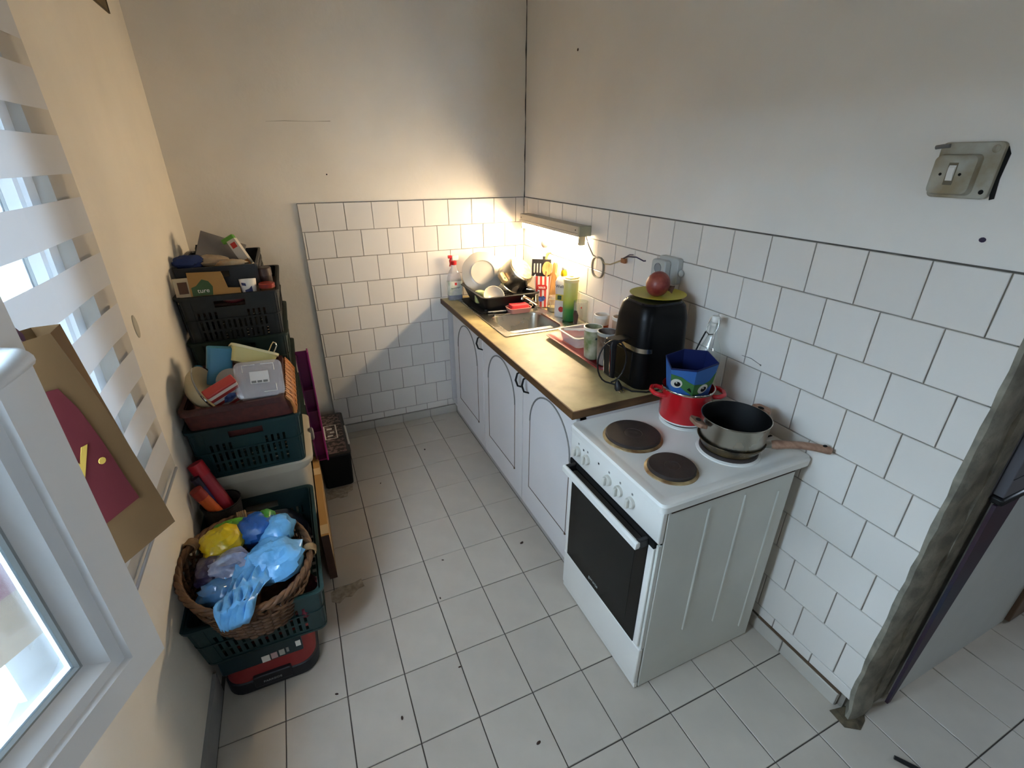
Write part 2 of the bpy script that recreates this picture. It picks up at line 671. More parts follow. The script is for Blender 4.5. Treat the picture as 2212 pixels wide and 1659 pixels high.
# skirting tiles
base_b = struct('baseboard_back', M().box(-1.5, -.53, -.006, .007, 0, .052), GROUT)
for k in range(-1, 5):
    x0, x1 = OX + PX * k, min(OX + PX * (k + 1), -.53)
    lay(base_b, 'baseboard_tile', x1 - x0 - .004, .056, .008, .0015, BTILE, (x0 + .002, -.006, .0005), BY)
base_r = struct('baseboard_right', M().box(-.006, .007, -2.525, -2.2, 0, .056), GROUT)
for k in range(8, 11):
    y1, y0 = OY - PY * (k - .02), OY - PY * (k + .98)
    y0, y1 = max(y0, -2.525), min(y1, -2.07)
    if y1 - y0 > .02:
        lay(base_r, 'baseboard_tile', y1 - y0 - .004, .058, .008, .0015, BTILE, (-.006, y1 - .002, .0005), BX)
mk('brown_capping', M().box(-.010, .004, -2.525, -2.2, .0590, .0615), BROWNLINE, base_r)
# broken end of the right wall
random.seed(3)
m = M()
loops = []
for i in range(60):
    z = -.0 + i * .05
    w = .015 * random.random()
    c = [(-.0012, YEND + .004 + .005 * random.random()), (-.0015, YEND - .004 - w * .25), (.02, YEND - .010 - w * .7), (.06, YEND - .01 - .012 * random.random()), (.10, YEND - .012 - .01 * random.random()), (.15 + .01 * random.random(), YEND - .006 - w * .4), (.155, YEND + .03), (.05, YEND + .03)]
    if i < 2:
        c = [(x * 1.0 - (.02 if k_ < 3 else 0), y - (.02 if k_ < 4 else 0)) for k_, (x, y) in enumerate(c)]
    loops.append([(x, y, z) for x, y in c])
m.loft(loops)
mk('broken_plaster_edge', m, BROKEN, wall_right, smooth=40)

# left wall with the window opening
WY0, WY1, WZ0, WZ1 = -2.74, -1.42, .80, 2.10
wl = M()
wl.box(XL - .18, XL, WY1, .2, -.05, ZC)
wall_left = struct('wall_left', wl, PLASTER)
mk('wall_below_window', M().box(XL - .18, XL, WY0, WY1, -.05, WZ0), PLASTER, wall_left)
mk('wall_above_window', M().box(XL - .18, XL, WY0, WY1, WZ1, ZC), PLASTER, wall_left)
mk('wall_beside_window', M().box(XL - .18, XL, YF - .1, WY0, -.05, ZC), PLASTER, wall_left)
mk('wall_foot', M().box(XL, XL + .012, -3.4, -1.63, 0, .10), mat('wall_foot_grey', '#8e8b88', .8, var=.1), wall_left)

# window: outer frame, a tilted sash behind the blind and the open sash near the camera
win = bpy.data.objects.new('window_1', None)
COL.objects.link(win)
tag(win, None, None, None, 'structure')
OFF[win.name] = (0, 0, 0)


def ring(profile, w, h):
    """mitred frame w x h in the local x-z plane, profile = (inset, depth along y)"""
    return M().loft([[(d, y, d), (w - d, y, d), (w - d, y, h - d), (d, y, h - d)] for d, y in profile], ring=True)


fr = ring([(0, 0), (.055, 0), (.06, -.005), (.06, -.055), (.045, -.06), (0, -.06)], WY1 - WY0, WZ1 - WZ0)
fr.move(Matrix.Translation((XL - .05, WY0, WZ0)) @ Matrix(((0, 1, 0, 0), (1, 0, 0, 0), (0, 0, 1, 0), (0, 0, 0, 1))))
recalc(mk('window_frame', fr, PVC, win))
SASHP = [(0, 0), (0, .02), (.012, .022), (.055, .022), (.060, .014), (.078, .012), (.080, .010), (.100, -.004), (.104, -.006), (.104, -.028), (0, -.028)]


def sash(nm, w, h, mtx, handle_side):
    e = bpy.data.objects.new(nm, None)
    COL.objects.link(e)
    e.parent = win
    OFF[e.name] = (0, 0, 0)
    e.matrix_local = mtx
    recalc(mk('sash_frame', ring(SASHP, w, h), PVC, e, smooth=20))
    recalc(mk('gasket', ring([(.102, -.0035), (.106, -.003), (.110, -.007), (.106, -.009)], w, h), GREYP, e))
    recalc(mk('spacer', ring([(.103, -.0105), (.111, -.0105), (.111, -.0185), (.103, -.0185)], w, h), mat('spacer_grey', '#b9bcc0', .5), e))
    mk('glass_pane', M().box(.103, w - .103, -.0100, -.0085, .103, h - .103), PANE, e)
    mk('glass_pane', M().box(.103, w - .103, -.0205, -.0190, .103, h - .103), PANE, e)
    hx = w - .045 if handle_side > 0 else .04
    hz = h * .5
    m = M().loft([rrect(hx - .016, hx + .016, hz - .04, hz + .04, .008, z) for z in (.022, .030)])
    m.v = [(x, z, y) for x, y, z in m.v]
    recalc(mk('handle_plate', m, PVC, e, smooth=30))
    s = -handle_side
    m = M().tube([(hx, .028, hz), (hx, .055, hz), (hx + s * .006, .066, hz), (hx + s * .03, .068, hz - .006), (hx + s * .12, .066, hz - .03)], [.011, .011, .013, .012, .010], 14)
    recalc(mk('sash_handle', m, PVC, e, smooth=50))
    return e


d = Vector((.41, .912, 0)).normalized()
SWn, SHn = .50, 1.16
P0 = Vector((-1.7512, -2.2155, .8846)) - d * SWn
nrm = Vector((d.y, -d.x, 0))
mtx = Matrix(((d.x, nrm.x, 0, P0.x), (d.y, nrm.y, 0, P0.y), (0, 0, 1, P0.z), (0, 0, 0, 1)))
# local x runs towards the free edge, y towards the room
sash('open_sash', SWn, SHn, Matrix.Translation(-nrm * .022) @ mtx, 1)
tilt = Matrix.Translation((XL - .06, -2.20, WZ0 + .05)) @ Euler((0, radians(1.6), 0)).to_matrix().to_4x4() @ Matrix(((0, 1, 0, 0), (1, 0, 0, 0), (0, 0, 1, 0), (0, 0, 0, 1)))
sash('tilted_sash', .745, 1.19, tilt, -1)
mk('window_sill', M().box(XL - .05, XL - .001, WY0, WY1, WZ0 - .02, WZ0 + .004), PVC, win, bev=.004)

# yard outside the window
ground = struct('ground', M().box(-14, XL - .19, -12, 8, -.75, -.70), mat('yard_concrete', '#64645f', .9, var=.1, vscale=2))
neighbour = struct('wall_outside', M().box(-9.2, -9, -12, 8, -.7, 2.2), mat('yard_wall', '#6f6a64', .9, var=.1, vscale=2))
# ceiling and the rest of the shell
ceiling = struct('ceiling', M().box(-2.1, 3.2, YF - .1, .2, ZC, ZC + .1), CEIL)
wf = M().box(-2.1, -.80, YF - .1, YF, -.05, ZC)
wall_front = struct('wall_front', wf, PLASTER)
mk('wall_front_side', M().box(-.60, 3.2, YF - .1, YF, -.05, ZC), PLASTER, wall_front)
mk('wall_front_above_fill_gap', M().box(-.80, -.60, YF - .1, YF, 1.70, ZC), PLASTER, wall_front)  # unseen gap in this wall, added and sized for fill light
mk('wall_front_below_fill_gap', M().box(-.80, -.60, YF - .1, YF, -.05, 1.50), PLASTER, wall_front)
HALLW = mat('hall_panel', '#bcbebb', .5, var=.03)
mk('jamb_filler', M().box(.10, .24, -2.574, -2.50, -.05, ZC), BROKEN, wall_right)
wall_hall = struct('wall_hall', M().box(.16, 3.2, -2.575, -2.54, .86, ZC), mat('hall_paint', '#6b696c', .8))
mk('hall_lower_panel', M().box(.20, .925, -2.585, -2.54, .004, .86), HALLW, wall_hall)
mk('wall_hall_lower', M().box(.925, 3.2, -2.575, -2.54, -.0, .86), PLASTER, wall_hall)
we = M().box(2.45, 2.6, -2.55, .2, -.05, ZC)
wall_far = struct('wall_far', M().box(2.45, 2.6, -3.0, -2.54, -.05, ZC), PLASTER)
mk('wall_far_lower', M().box(2.45, 2.6, -3.7, -2.7, -.05, 1.25), PLASTER, wall_far)
mk('wall_far_upper', M().box(2.45, 2.6, -3.7, -2.7, 1.55, ZC), PLASTER, wall_far)
mk('wall_far_side', M().box(2.45, 2.6, YF - .1, -3.4, -.05, ZC), PLASTER, wall_far)

# ================================================================ KITCHEN RUN
# worktop (with the sink cut-out)
wt = thing('worktop', 'long mottled yellow-beige worktop with a brown front edge', 'worktop', (-.3, -.85, .82))
xs, ys = [-.596, -.468, -.142, -.004], [-1.692, -.85, -.50, -.004]
g = gridpanel(xs, ys, lambda i, j: not (i == 1 and j == 1), .03, (0, 0, .82), (1, 0, 0), (0, 1, 0), (0, 0, 1))
mk('worktop_slab', g, WORKTOP, wt)
mk('front_edge', M().box(-.602, -.595, -1.695, -.004, .818, .8512), EDGE, wt, bev=.0015)
mk('side_edge', M().box(-.602, -.004, -1.698, -1.691, .818, .8508), EDGE, wt, bev=.0015)


def arch(y0, y1, zb, zs, zt, x):
    c, a, h = (y0 + y1) / 2, abs(y1 - y0) / 2, zt - zs
    return [(x, c + a * cos(pi * i / 20), zs + h * sin(pi * i / 20)) for i in range(21)]


def cabinet(nm, label, y0, y1, doors):
    t = thing(nm, label, 'cabinet', (-.29, (y0 + y1) / 2, 0))
    m = M()
    m.box(-.56, -.01, y1, y1 - .016, .10, .818)
    m.box(-.56, -.01, y0, y0 + .016, .10, .818)
    m.box(-.56, -.01, y0, y1, .10, .116)
    m.box(-.56, -.54, y0, y1, .79, .818)
    mk('carcass', m, CABW, t)
    mk('plinth', M().box(-.532, -.515, y0, y1, 0, .105), mat(nm + '_plinth_grey', '#a39d98', .5), t)
    for (a, b, pa, pb, hy) in doors:
        dr = mk('door', M().box(-.580, -.562, b, a, .112, .812), CABW, t, bev=.002)
        gr = M().tube(arch(pa, pb, .245, .612, .79, -.5805), .0042, 6)
        mk('arch_moulding', gr, GREYTRIM, dr)
        gl = M().tube([(-.5802, pa, .612), (-.5802, pa, .245), (-.5802, pb, .245), (-.5802, pb, .612)], .0022, 5)
        mk('groove', gl, BROWNLINE, dr)
        mk('corner_dot', M().ball((-.5803, pb, .245), .006, 8, 6), BROWNLINE, dr)
        hz = .792
        h = M().tube([(-.578, hy, hz + .020), (-.60, hy - .002, hz + .014), (-.610, hy - .006, hz - .014), (-.602, hy - .012, hz - .042), (-.578, hy - .016, hz - .052)], [.004, .0045, .005, .0045, .004], 8)
        mk('handle', h, BLACKM, dr, smooth=50)
        mk('handle_stub', M().cyl((-.606, hy - .010, hz - .026), (-.604, hy + .010, hz - .024), .004, 8), BLACKM, dr)
    return t


cabinet('base_cabinet', 'white base cabinet with one arched door under the sink, beside the back wall', -.72, -.01, [(-.19, -.718, -.284, -.628, -.70)])
cabinet('base_cabinet', 'white double-door base cabinet with arched door trim, next to the cooker', -1.696, -.722, [(-.725, -1.231, -.80, -1.147, -1.212), (-1.237, -1.692, -1.312, -1.664, -1.278)])

# sink
sk = thing('sink', 'stainless steel inset sink with drainboard let into the worktop', 'sink', (-.3, -.46, .85))
sx0, sx1, sy0, sy1 = -.508, -.092, -.868, -.07
bx0, bx1, by0, by1 = -.458, -.152, -.838, -.515


def rl(z, ins, r):
    return rrect(bx0 + ins, bx1 - ins, by0 + ins, by1 - ins, r, z)


m = M().loft([rrect(sx0, sx1, sy0, sy1, .012, .8503), rrect(sx0, sx1, sy0, sy1, .012, .8545), rrect(sx0 + .006, sx1 - .006, sy0 + .006, sy1 - .006, .01, .857), rrect(sx0 + .014, sx1 - .014, sy0 + .014, sy1 - .014, .01, .8545)], False, False)
mk('rim', m, STEEL, sk, smooth=40)
m = M().loft([rrect(sx0 + .014, sx1 - .014, sy0 + .014, sy1 - .014, .01, .8545), rl(.8545, -.012, .06), rl(.853, -.004, .06), rl(.845, 0, .06), rl(.76, .012, .06), rl(.735, .03, .07), rl(.728, .07, .06), rl(.727, .13, .02)], False, True)
mk('bowl', m, STEEL, sk, smooth=40)
mk('drain', M().lathe([(.038, 0), (.038, .003), (.03, .003), (.028, .001), (.0, .001)], 20, (-.30, -.67, .727), True, False), CHROME, sk, smooth=40)
solo('drain_mat', M().loft([rrect(-.488, -.13, -.45, -.09, .02, .8565), rrect(-.488, -.13, -.45, -.09, .02, .8615)]), BLACKM, 'flat black rubber mat under the dish rack on the drainboard', 'mat', (-.3, -.27, .8565))

# tap
tp = thing('tap', 'chrome mixer tap at the wall side of the sink', 'tap', (-.118, -.475, .8565))
mk('tap_body', M().lathe([(.026, 0), (.026, .006), (.019, .01), (.019, .075), (.021, .08), (.017, .092), (.006, .096)], 20, (-.118, -.44, .8565)), CHROME, tp, smooth=40)
mk('spout', M().tube([(-.12, -.452, .872), (-.15, -.462, .895), (-.20, -.475, .928), (-.225, -.482, .942), (-.236, -.485, .938), (-.238, -.485, .925)], [.010, .010, .010, .011, .011, .010], 12), CHROME, tp, smooth=60)
mk('lever', M().tube([(-.118, -.44, .948), (-.135, -.43, .956), (-.175, -.415, .962)], [.008, .007, .006], 10), CHROME, tp, smooth=60)

# dish rack with washing-up
dk = thing('dish_rack', 'black plastic dish rack full of washing-up beside the back wall', 'dish rack', (-.3, -.26, .862))
o_ = [rrect(-.44, -.165, -.425, -.125, .03, .862), rrect(-.45, -.15, -.44, -.11, .03, .885), rrect(-.472, -.125, -.475, -.075, .035, .945), rrect(-.485, -.11, -.488, -.06, .035, .950),
      rrect(-.485, -.11, -.488, -.06, .035, .955), rrect(-.466, -.13, -.468, -.08, .03, .953), rrect(-.444, -.157, -.434, -.116, .028, .886), rrect(-.434, -.172, -.42, -.132, .025, .868)]
mk('tray', M().loft(o_), BLACKP, dk, smooth=40)
for i in range(7):
    y = -.15 - i * .042
    mk('peg', M().tube([(-.40, y, .868), (-.40, y, .915), (-.22, y, .915), (-.22, y, .868)], .004, 6), BLACKP, dk)
for x in (-.44, -.15):
    mk('foot', M().cyl((x, -.42, .8615), (x, -.42, .872), .012, 10), BLACKP, dk)

plate = thing('plate', 'large white wavy-edged plate standing upright in the dish rack', 'plate', (0, 0, 0), local=True)
NP = 48


def wavy(r, z, k):
    return [((r * (1 + k * abs(sin(4 * 2 * pi * j / NP)))) * cos(2 * pi * j / NP), (r * (1 + k * abs(sin(4 * 2 * pi * j / NP)))) * sin(2 * pi * j / NP), z) for j in range(NP)]


mk('dish', M().loft([wavy(.128, -.018, .03), wavy(.13, -.016, .03), wavy(.128, -.013, .03), wavy(.09, .001, .0), wavy(.078, .006, 0), wavy(.074, .006, 0), wavy(.07, .004, 0)], True, True), PORC, plate, smooth=35)
mk('foot_ring', M().loft([wavy(.075, .005, 0), wavy(.076, .010, 0), wavy(.072, .010, 0), wavy(.071, .005, 0)], True, False), PORC, plate, smooth=40)
plate.rotation_euler = Vector((-.30, -1, .42)).to_track_quat('Z', 'Y').to_euler()
plate.location = (-.358, -.160, 1.032)

pot = thing('cooking_pot', 'scratched steel cooking pot drying upside down on the dish rack', 'pot', (0, 0, 0), local=True)
mk('pot_body', M().lathe([(.098, 0), (.101, .001), (.101, .004), (.097, .006), (.094, .10), (.088, .118), (.080, .122), (.078, .119), (.0, .119)], 40, (0, 0, 0), False, False), STEEL, pot, smooth=35)
mk('pot_base', M().lathe([(.079, .1205), (.078, .125), (.070, .126), (.068, .1245), (.0, .1245)], 36, (0, 0, 0), True, False), mat('scorched_base', '#8f7650', .5, metal=.5, col2='#b3a27c', vscale=30), pot, smooth=35)
pq = Vector((.36, -.62, .70)).to_track_quat('Z', 'Y')
ld = pq.inverted() @ Vector((-1, -.25, -.15))
PA = math.atan2(ld.y, ld.x)
for s in (0, 1):
    a = PA + pi * s
    mm = M().loft([[(r * 1.0, sx * w, z) for sx, z in ((-1, .035), (1, .035), (1, .06), (-1, .06))] for r, w in ((.095, .03), (.112, .034), (.128, .030), (.136, .018))])
    mm.move(Matrix.Rotation(a, 4, 'Z'))
    mk('pot_handle', mm, WOODL if False else mat('bone_handle', '#c9a878', .45), pot, bev=.004)
    rv = M().cyl((.118, .012, .0605), (.118, .012, .0620), .005, 8).move(Matrix.Rotation(a, 4, 'Z'))
    mk('rivet', rv, BLACKP, pot)
pot.rotation_euler = Vector((.36, -.62, .70)).to_track_quat('Z', 'Y').to_euler()
pot.location = (-.205, -.245, .985)

bw = thing('bowl', 'small white bowl lying tilted at the front of the dish rack', 'bowl', (0, 0, 0), local=True)
mk('bowl_body', M().lathe([(.028, 0), (.03, .003), (.05, .018), (.062, .04), (.064, .044), (.061, .044), (.047, .020), (.025, .007), (0, .006)], 28, cap1=False), PORC, bw, smooth=40)
bw.rotation_euler = Vector((-.1, -.75, .60)).to_track_quat('Z', 'Y').to_euler()
bw.location = (-.375, -.365, .915)
gm = thing('mug', 'pale green patterned mug upside down behind the small bowl', 'mug', (-.435, -.305, .885))
mk('mug_body', M().lathe([(.03, 0), (.032, .004), (.032, .055), (.028, .068), (.018, .072)], 20, (-.435, -.305, .885)), mat('pale_green_glaze', '#b9bf88', .3, col2='#7d8a55', vscale=40), gm, smooth=40)
mk('mug_handle', M().tube([(-.405, -.315, .945), (-.385, -.32, .935), (-.383, -.32, .910), (-.404, -.315, .90)], .005, 8), mat('pale_green', '#b9bf88', .3), gm, smooth=60)

# spray bottle
sb = thing('spray_bottle', 'clear trigger spray bottle with blue liquid and red trigger by the back wall', 'spray bottle', (-.517, -.062, .85))
c = (-.517, -.062, .85)
mk('bottle', M().loft([[(c[0] + x * s, c[1] + y * s * .62, c[2] + z) for x, y, _ in rrect(-1, 1, -1, 1, .5, 0)] for s, z in ((.040, .0), (.046, .004), (.046, .11), (.044, .14), (.032, .18), (.018, .205), (.015, .225))]), CLEARP, sb, smooth=40)
mk('liquid', M().loft([[(c[0] + x * s, c[1] + y * s * .6, c[2] + z) for x, y, _ in rrect(-1, 1, -1, 1, .5, 0)] for s, z in ((.039, .002), (.0445, .005), (.0445, .042))]), mat('blue_liquid', '#10305e', .1), sb, smooth=40)
lab = mk('label', M().loft([[(c[0] + x * .0465, c[1] + y * .0292, c[2] + z) for x, y, _ in rrect(-1, 1, -1, 1, .5, 0)] for z in (.035, .125)], False, False), mat('spray_label', '#cfcdc3', .4, col2='#a9b3a0', vscale=25), sb, smooth=40)
lettering_dark = mat('lettering_dark', '#232833', .6)
lettering_white = mat('lettering_white', '#dcd9d2', .6)
lettering_red = mat('lettering_red', '#b0261f', .6)
mk('red_square', M().box(c[0] - .008, c[0] + .006, c[1] - .0312, c[1] - .0298, c[2] + .10, c[2] + .116), lettering_red, lab)
text(sb, 'Badreiniger', .013, (c[0] - .002, c[1] - .0304, c[2] + .083), (radians(90), radians(-6), 0), lettering_dark)
mk('collar', M().lathe([(.018, .225), (.019, .228), (.019, .245), (.015, .248)], 18, c), REDP, sb, smooth=40)
mk('spray_head', M().box(c[0] - .012, c[0] + .032, c[1] - .011, c[1] + .011, c[2] + .25, c[2] + .283), WHITEP, sb, bev=.006)
mk('nozzle', M().cyl((c[0] - .012, c[1], c[2] + .274), (c[0] - .034, c[1], c[2] + .274), .010, 12), REDP, sb, smooth=40)
mk('trigger', M().tube([(c[0] - .014, c[1], c[2] + .268), (c[0] - .022, c[1], c[2] + .25), (c[0] - .020, c[1], c[2] + .232), (c[0] - .026, c[1], c[2] + .215)], [.007, .007, .006, .004], 8), REDP, sb, smooth=50)

# soap dish + sponge
sd = solo('soap_dish', M().loft([rrect(-.325, -.200, -.535, -.455, .02, .8575), rrect(-.335, -.190, -.545, -.445, .025, .888), rrect(-.331, -.194, -.541, -.449, .023, .888), rrect(-.322, -.203, -.532, -.458, .018, .864)]), PINKP, 'pink soap dish holding a sponge at the far end of the sink bowl', 'soap dish', (-.26, -.50, .8575), smooth=40)
solo('sponge', M().loft([rrect(-.315, -.21, -.527, -.463, .006, .865), rrect(-.318, -.207, -.53, -.46, .008, .88), rrect(-.315, -.21, -.526, -.463, .008, .903)]), mat('sponge_red', '#c2353a', .95, bump=.6, bscale=300), 'bright red sponge lying in the pink soap dish', 'sponge', (-.26, -.50, .865), smooth=40)
for i, (p, q) in enumerate([((-.44, -.452), (-.335, -.468)), ((-.42, -.498), (-.30, -.510))]):
    solo('knife' if i == 0 else 'table_knife', M().loft([rrect(0, .11, -.006, .006, .004, 0), rrect(0, .11, -.006, .006, .004, .003)]), WHITEP if i == 0 else CHROME,
         ['white plastic knife lying on the edge of the drainboard by the dish rack', 'steel table knife lying between drainboard and sink bowl'][i], 'knife',
         (p[0], p[1], .8620 if i == 0 else .8557), rot=(0, 0, math.atan2(q[1] - p[1], q[0] - p[0])), local=True)

# striped popcorn cup with utensils
cupc = (-.072, -.435)
pc = thing('popcorn_cup', 'tall red and white striped popcorn cup holding kitchen utensils', 'cup', (cupc[0], cupc[1], .857), local=True, rot=(0, 0, radians(-35)))


def sq(h, z):
    return rrect(-h, h, -h, h, .006, z, 2)


STR = mat_ramp('cup_stripes', [(0, '#d8d0c6'), (.5, '#c03a2c')], 0, period=.026, rough=.45, const=True)
STRY = mat_ramp('cup_stripes_side', [(0, '#d8d0c6'), (.5, '#7d2a2c')], 1, period=.026, rough=.45, const=True)
m = M()
L0, L1 = sq(.034, 0), sq(.050, .19)
L2, L3 = sq(.048, .19), sq(.032, .004)
m.loft([L0, L1, L2, L3])
cb = mk('cup_body', m, STR, pc, smooth=30)
cb.data.materials.append(STRY)
for p in cb.data.polygons:
    if abs(p.normal.x) > .75:
        p.material_index = 1
rot_face = (radians(90 - 5), 0, 0)
mk('red_badge', M().loft([[(x, -.0470 - (z - .125) * .084, z) for x, z, _ in rrect(-.031, .031, .108, .14, .012, 0)], [(x, -.0478 - (z - .125) * .084, z) for x, z, _ in rrect(-.031, .031, .108, .14, .012, 0)]]), lettering_red, pc)
text(pc, 'Stitch', .022, (0, -.0482, .124), (radians(85), 0, 0), lettering_white, sx=.85)
mk('blue_print', M().loft([[(x, -.0418 - (z - .06) * .084, z) for x, z in ((-.022, .04), (-.006, .034), (.014, .042), (.024, .06), (.012, .072), (-.004, .066), (-.018, .068), (-.028, .058))], [(x, -.0428 - (z - .06) * .084, z) for x, z in ((-.022, .04), (-.006, .034), (.014, .042), (.024, .06), (.012, .072), (-.004, .066), (-.018, .068), (-.028, .058))]]), mat('blue_blotch', '#4a63a8', .5, col2='#27345f', vscale=60), pc)


def leaning(nm, label, cat, base, tip):
    """root with local z from base towards tip"""
    t = thing(nm, label, cat, base, local=True)
    v = Vector(tip) - Vector(base)
    t.rotation_mode = 'QUATERNION'
    q = v.to_track_quat('Z', 'Y')
    # turn the broad face (local -y) towards the room
    z = v.normalized()
    f = Vector((-.5, -1, .2))
    f = (f - z * f.dot(z)).normalized()
    x = (-f).cross(z).normalized()
    t.matrix_world = Matrix.Translation(base) @ Matrix((( x.x, -f.x, z.x), (x.y, -f.y, z.y), (x.z, -f.z, z.z))).to_4x4()
    return t, v.length


t, L = leaning('wooden_spoon', 'wooden spoon with oval bowl, frontmost in the striped cup', 'spoon', (-.068, -.445, .87), (-.055, -.455, 1.14))
mk('handle', M().tube([(0, 0, 0), (0, 0, L - .07)], [.006, .006], 10), WOODL, t, smooth=60)
mk('bowl', M().loft([[(.030 * s * cos(2 * pi * j / 20), y, L - .055 + .042 * s * sin(2 * pi * j / 20)) for j in range(20)] for s, y in ((.5, .008), (.9, .005), (1, -.001), (.88, -.002), (.5, .004), (.1, .005))]), WOODL, t, smooth=50)
t, L = leaning('slotted_turner', 'broad black slotted turner standing in the striped cup', 'turner', (-.085, -.425, .87), (-.072, -.41, 1.165))
us = [-.058, -.046, -.038, -.028, -.020, -.010, -.002, .008, .016, .026, .034, .044, .056]
mk('blade', gridpanel(us, [0, .02, .075, .10], lambda i, j: not (j == 1 and i % 2 == 1), .003, (0, 0, L - .13), (1, 0, 0), (0, 0, 1), (0, -1, 0)), BLACKP, t)
mk('handle', M().loft([[(x, y, z) for x, y, _ in rrect(-w, w, -.004, .004, .003, 0, 2)] for w, z in ((.009, 0), (.010, L - .17), (.03, L - .128))]), BLACKP, t)
t, L = leaning('serving_ladle', 'translucent grey ladle with black and white handle, tallest in the cup', 'ladle', (-.07, -.42, .88), (-.035, -.375, 1.245))
mk('handle', M().tube([(0, 0, 0), (0, 0, L - .10)], [.006, .008], 10), BLACKP, t, smooth=50)
mk('neck', M().tube([(0, 0, L - .10), (0, 0, L - .05)], [.009, .007], 10), WHITEP, t, smooth=50)
mk('scoop', M().ball((0, 0, L - .025), .024, 16, 10, 1, .6, 1.15), mat('smoky_plastic', '#6e665f', .3), t, smooth=60)
t, L = leaning('wooden_spatula', 'curved wooden spatula with a ring-shaped head behind the turner', 'spatula', (-.05, -.42, .87), (.0, -.385, 1.165))
mk('handle', M().tube([(0, 0, 0), (0, 0, L - .10), (.004, 0, L - .08)], [.006, .007, .010], 10), WOODL, t, smooth=60)
mk('head', M().tube([(.026 * cos(2 * pi * i / 20) , 0, L - .042 + .044 * sin(2 * pi * i / 20)) for i in range(20)], .009, 8, closed=True), WOODL, t, smooth=60)
cbd = thing('cutting_board', 'wooden cutting board with a curved handle leaning on the wall behind the cup', 'cutting board', (0, 0, 0), local=True)
pts = [(-.045, 0), (.045, 0), (.045, .17), (.03, .20), (.012, .215), (.012, .26), (.004, .275), (-.010, .275), (-.018, .26), (-.016, .215), (-.035, .20), (-.045, .17)]
mk('board', M().prism(pts, 1, -.007, .007), WOODL, cbd, bev=.003)
cbd.location = (-.038, -.475, .8515)
cbd.rotation_euler = (radians(-3), radians(4), radians(-75))

jr = thing('glass_jar', 'small clear glass jar with a clasp beside the striped cup', 'jar', (-.066, -.555, .8515))
mk('jar_body', M().lathe([(.028, 0), (.033, .004), (.034, .05), (.03, .062), (.024, .068), (.024, .075)], 20, (-.066, -.555, .8515)), GLASS, jr, smooth=40)
mk('contents', M().lathe([(.026, .003), (.031, .006), (.031, .03)], 16, (-.066, -.555, .8515)), mat('jar_contents', '#9c8a5c', .6), jr, smooth=40)
mk('lid', M().lathe([(.027, .076), (.028, .080), (.024, .094), (.012, .098)], 20, (-.066, -.555, .8515)), GLASS, jr, smooth=40)
mk('clasp', M().tube([(-.095, -.575, .918), (-.098, -.58, .90), (-.096, -.578, .88)], .0025, 6), CHROME, jr)

db = thing('detergent_bottle', 'white washing-up liquid bottle with a yellow push cap', 'bottle', (-.065, -.668, .8515), local=True, rot=(0, 0, radians(-52)))
mk('bottle_body', M().loft([[(x * a, y * b, z) for x, y, _ in rrect(-1, 1, -1, 1, .55, 0)] for a, b, z in ((.038, .026, 0), (.042, .03, .005), (.042, .03, .07), (.038, .027, .11), (.042, .03, .16), (.042, .03, .205), (.03, .022, .228), (.016, .015, .236))]), WHITEP, db, smooth=35)
mk('cap', M().lathe([(.017, .236), (.018, .24), (.017, .258), (.012, .268), (.010, .27)], 18), YELLOW, db, smooth=40)
mk('cap_tip', M().lathe([(.010, .27), (.013, .275), (.013, .284), (.009, .29)], 16), WHITEP, db, smooth=40)
fl = mk('yellow_label', M().box(-.032, .036, -.0308, -.0298, .10, .135), mat('label_yellow', '#c9b54a', .5), db)
mk('green_square', M().box(-.020, .004, -.0315, -.0306, .105, .130), mat('label_green', '#1d4527', .5), db)
mk('red_round', M().lathe([(.016, 0), (.016, .001)], 18).move(Matrix.Translation((.004, -.0299, .05)) @ Matrix.Rotation(radians(90), 4, 'X')), lettering_red, db)
text(db, 'Welle', .024, (-.004, -.0306, .18), (radians(90), 0, 0), lettering_dark)
gb = thing('drinking_bottle', 'tall frosted drinking bottle fading from yellow to green', 'bottle', (-.068, -.757, .8515), local=True)
mk('bottle_body', M().lathe([(.030, 0), (.038, .006), (.040, .012), (.040, .215), (.038, .222)], 28), mat_ramp('green_fade', [(0, '#12602c'), (.32, '#2c7a35'), (.55, '#a9b84e'), (1, '#d6cf8a')], 2, 0, .23, rough=.3), gb, smooth=40)
mk('lid', M().lathe([(.040, .222), (.043, .224), (.043, .238), (.036, .240), (.034, .247), (.012, .249), (.012, .256), (.010, .257)], 26), mat('lid_clear_yellow', '#d9cf9a', .3), gb, smooth=40)
mk('carry_loop', M().tube([(-.02, -.03, .243), (-.026, -.045, .25), (0, -.05, .252), (.024, -.04, .25), (.02, -.03, .243)], .003, 6), mat('lid_clear_yellow2', '#d9cf9a', .3), gb)
dg = thing('drinking_glass', 'clear tumbler with a small dark red spot, next to the green bottle', 'glass', (-.046, -.832, .8515))
mk('tumbler', M().lathe([(.030, 0), (.036, .003), (.039, .13), (.0375, .13), (.034, .008), (0, .007)], 26, (-.046, -.832, .8515), True, False), GLASS, dg, smooth=40)
mk('red_spot', M().ball((-.062, -.866, .955), .006, 10, 6, .6, .3, 1), lettering_red, dg)
mk('dark_print', M().loft([[(-.0835 + y * .5, -.8385 - y * .9, z) for y, z in pts_] for pts_ in ([(.0, .86), (.016, .86), (.022, .91), (.012, .935), (-.004, .935), (-.010, .91)],)] + [[(-.0845 + y * .5, -.8395 - y * .9, z) for y, z in [(.0, .86), (.016, .86), (.022, .91), (.012, .935), (-.004, .935), (-.010, .91)]]]), mat('dark_brown_print', '#2e1511', .5), dg)

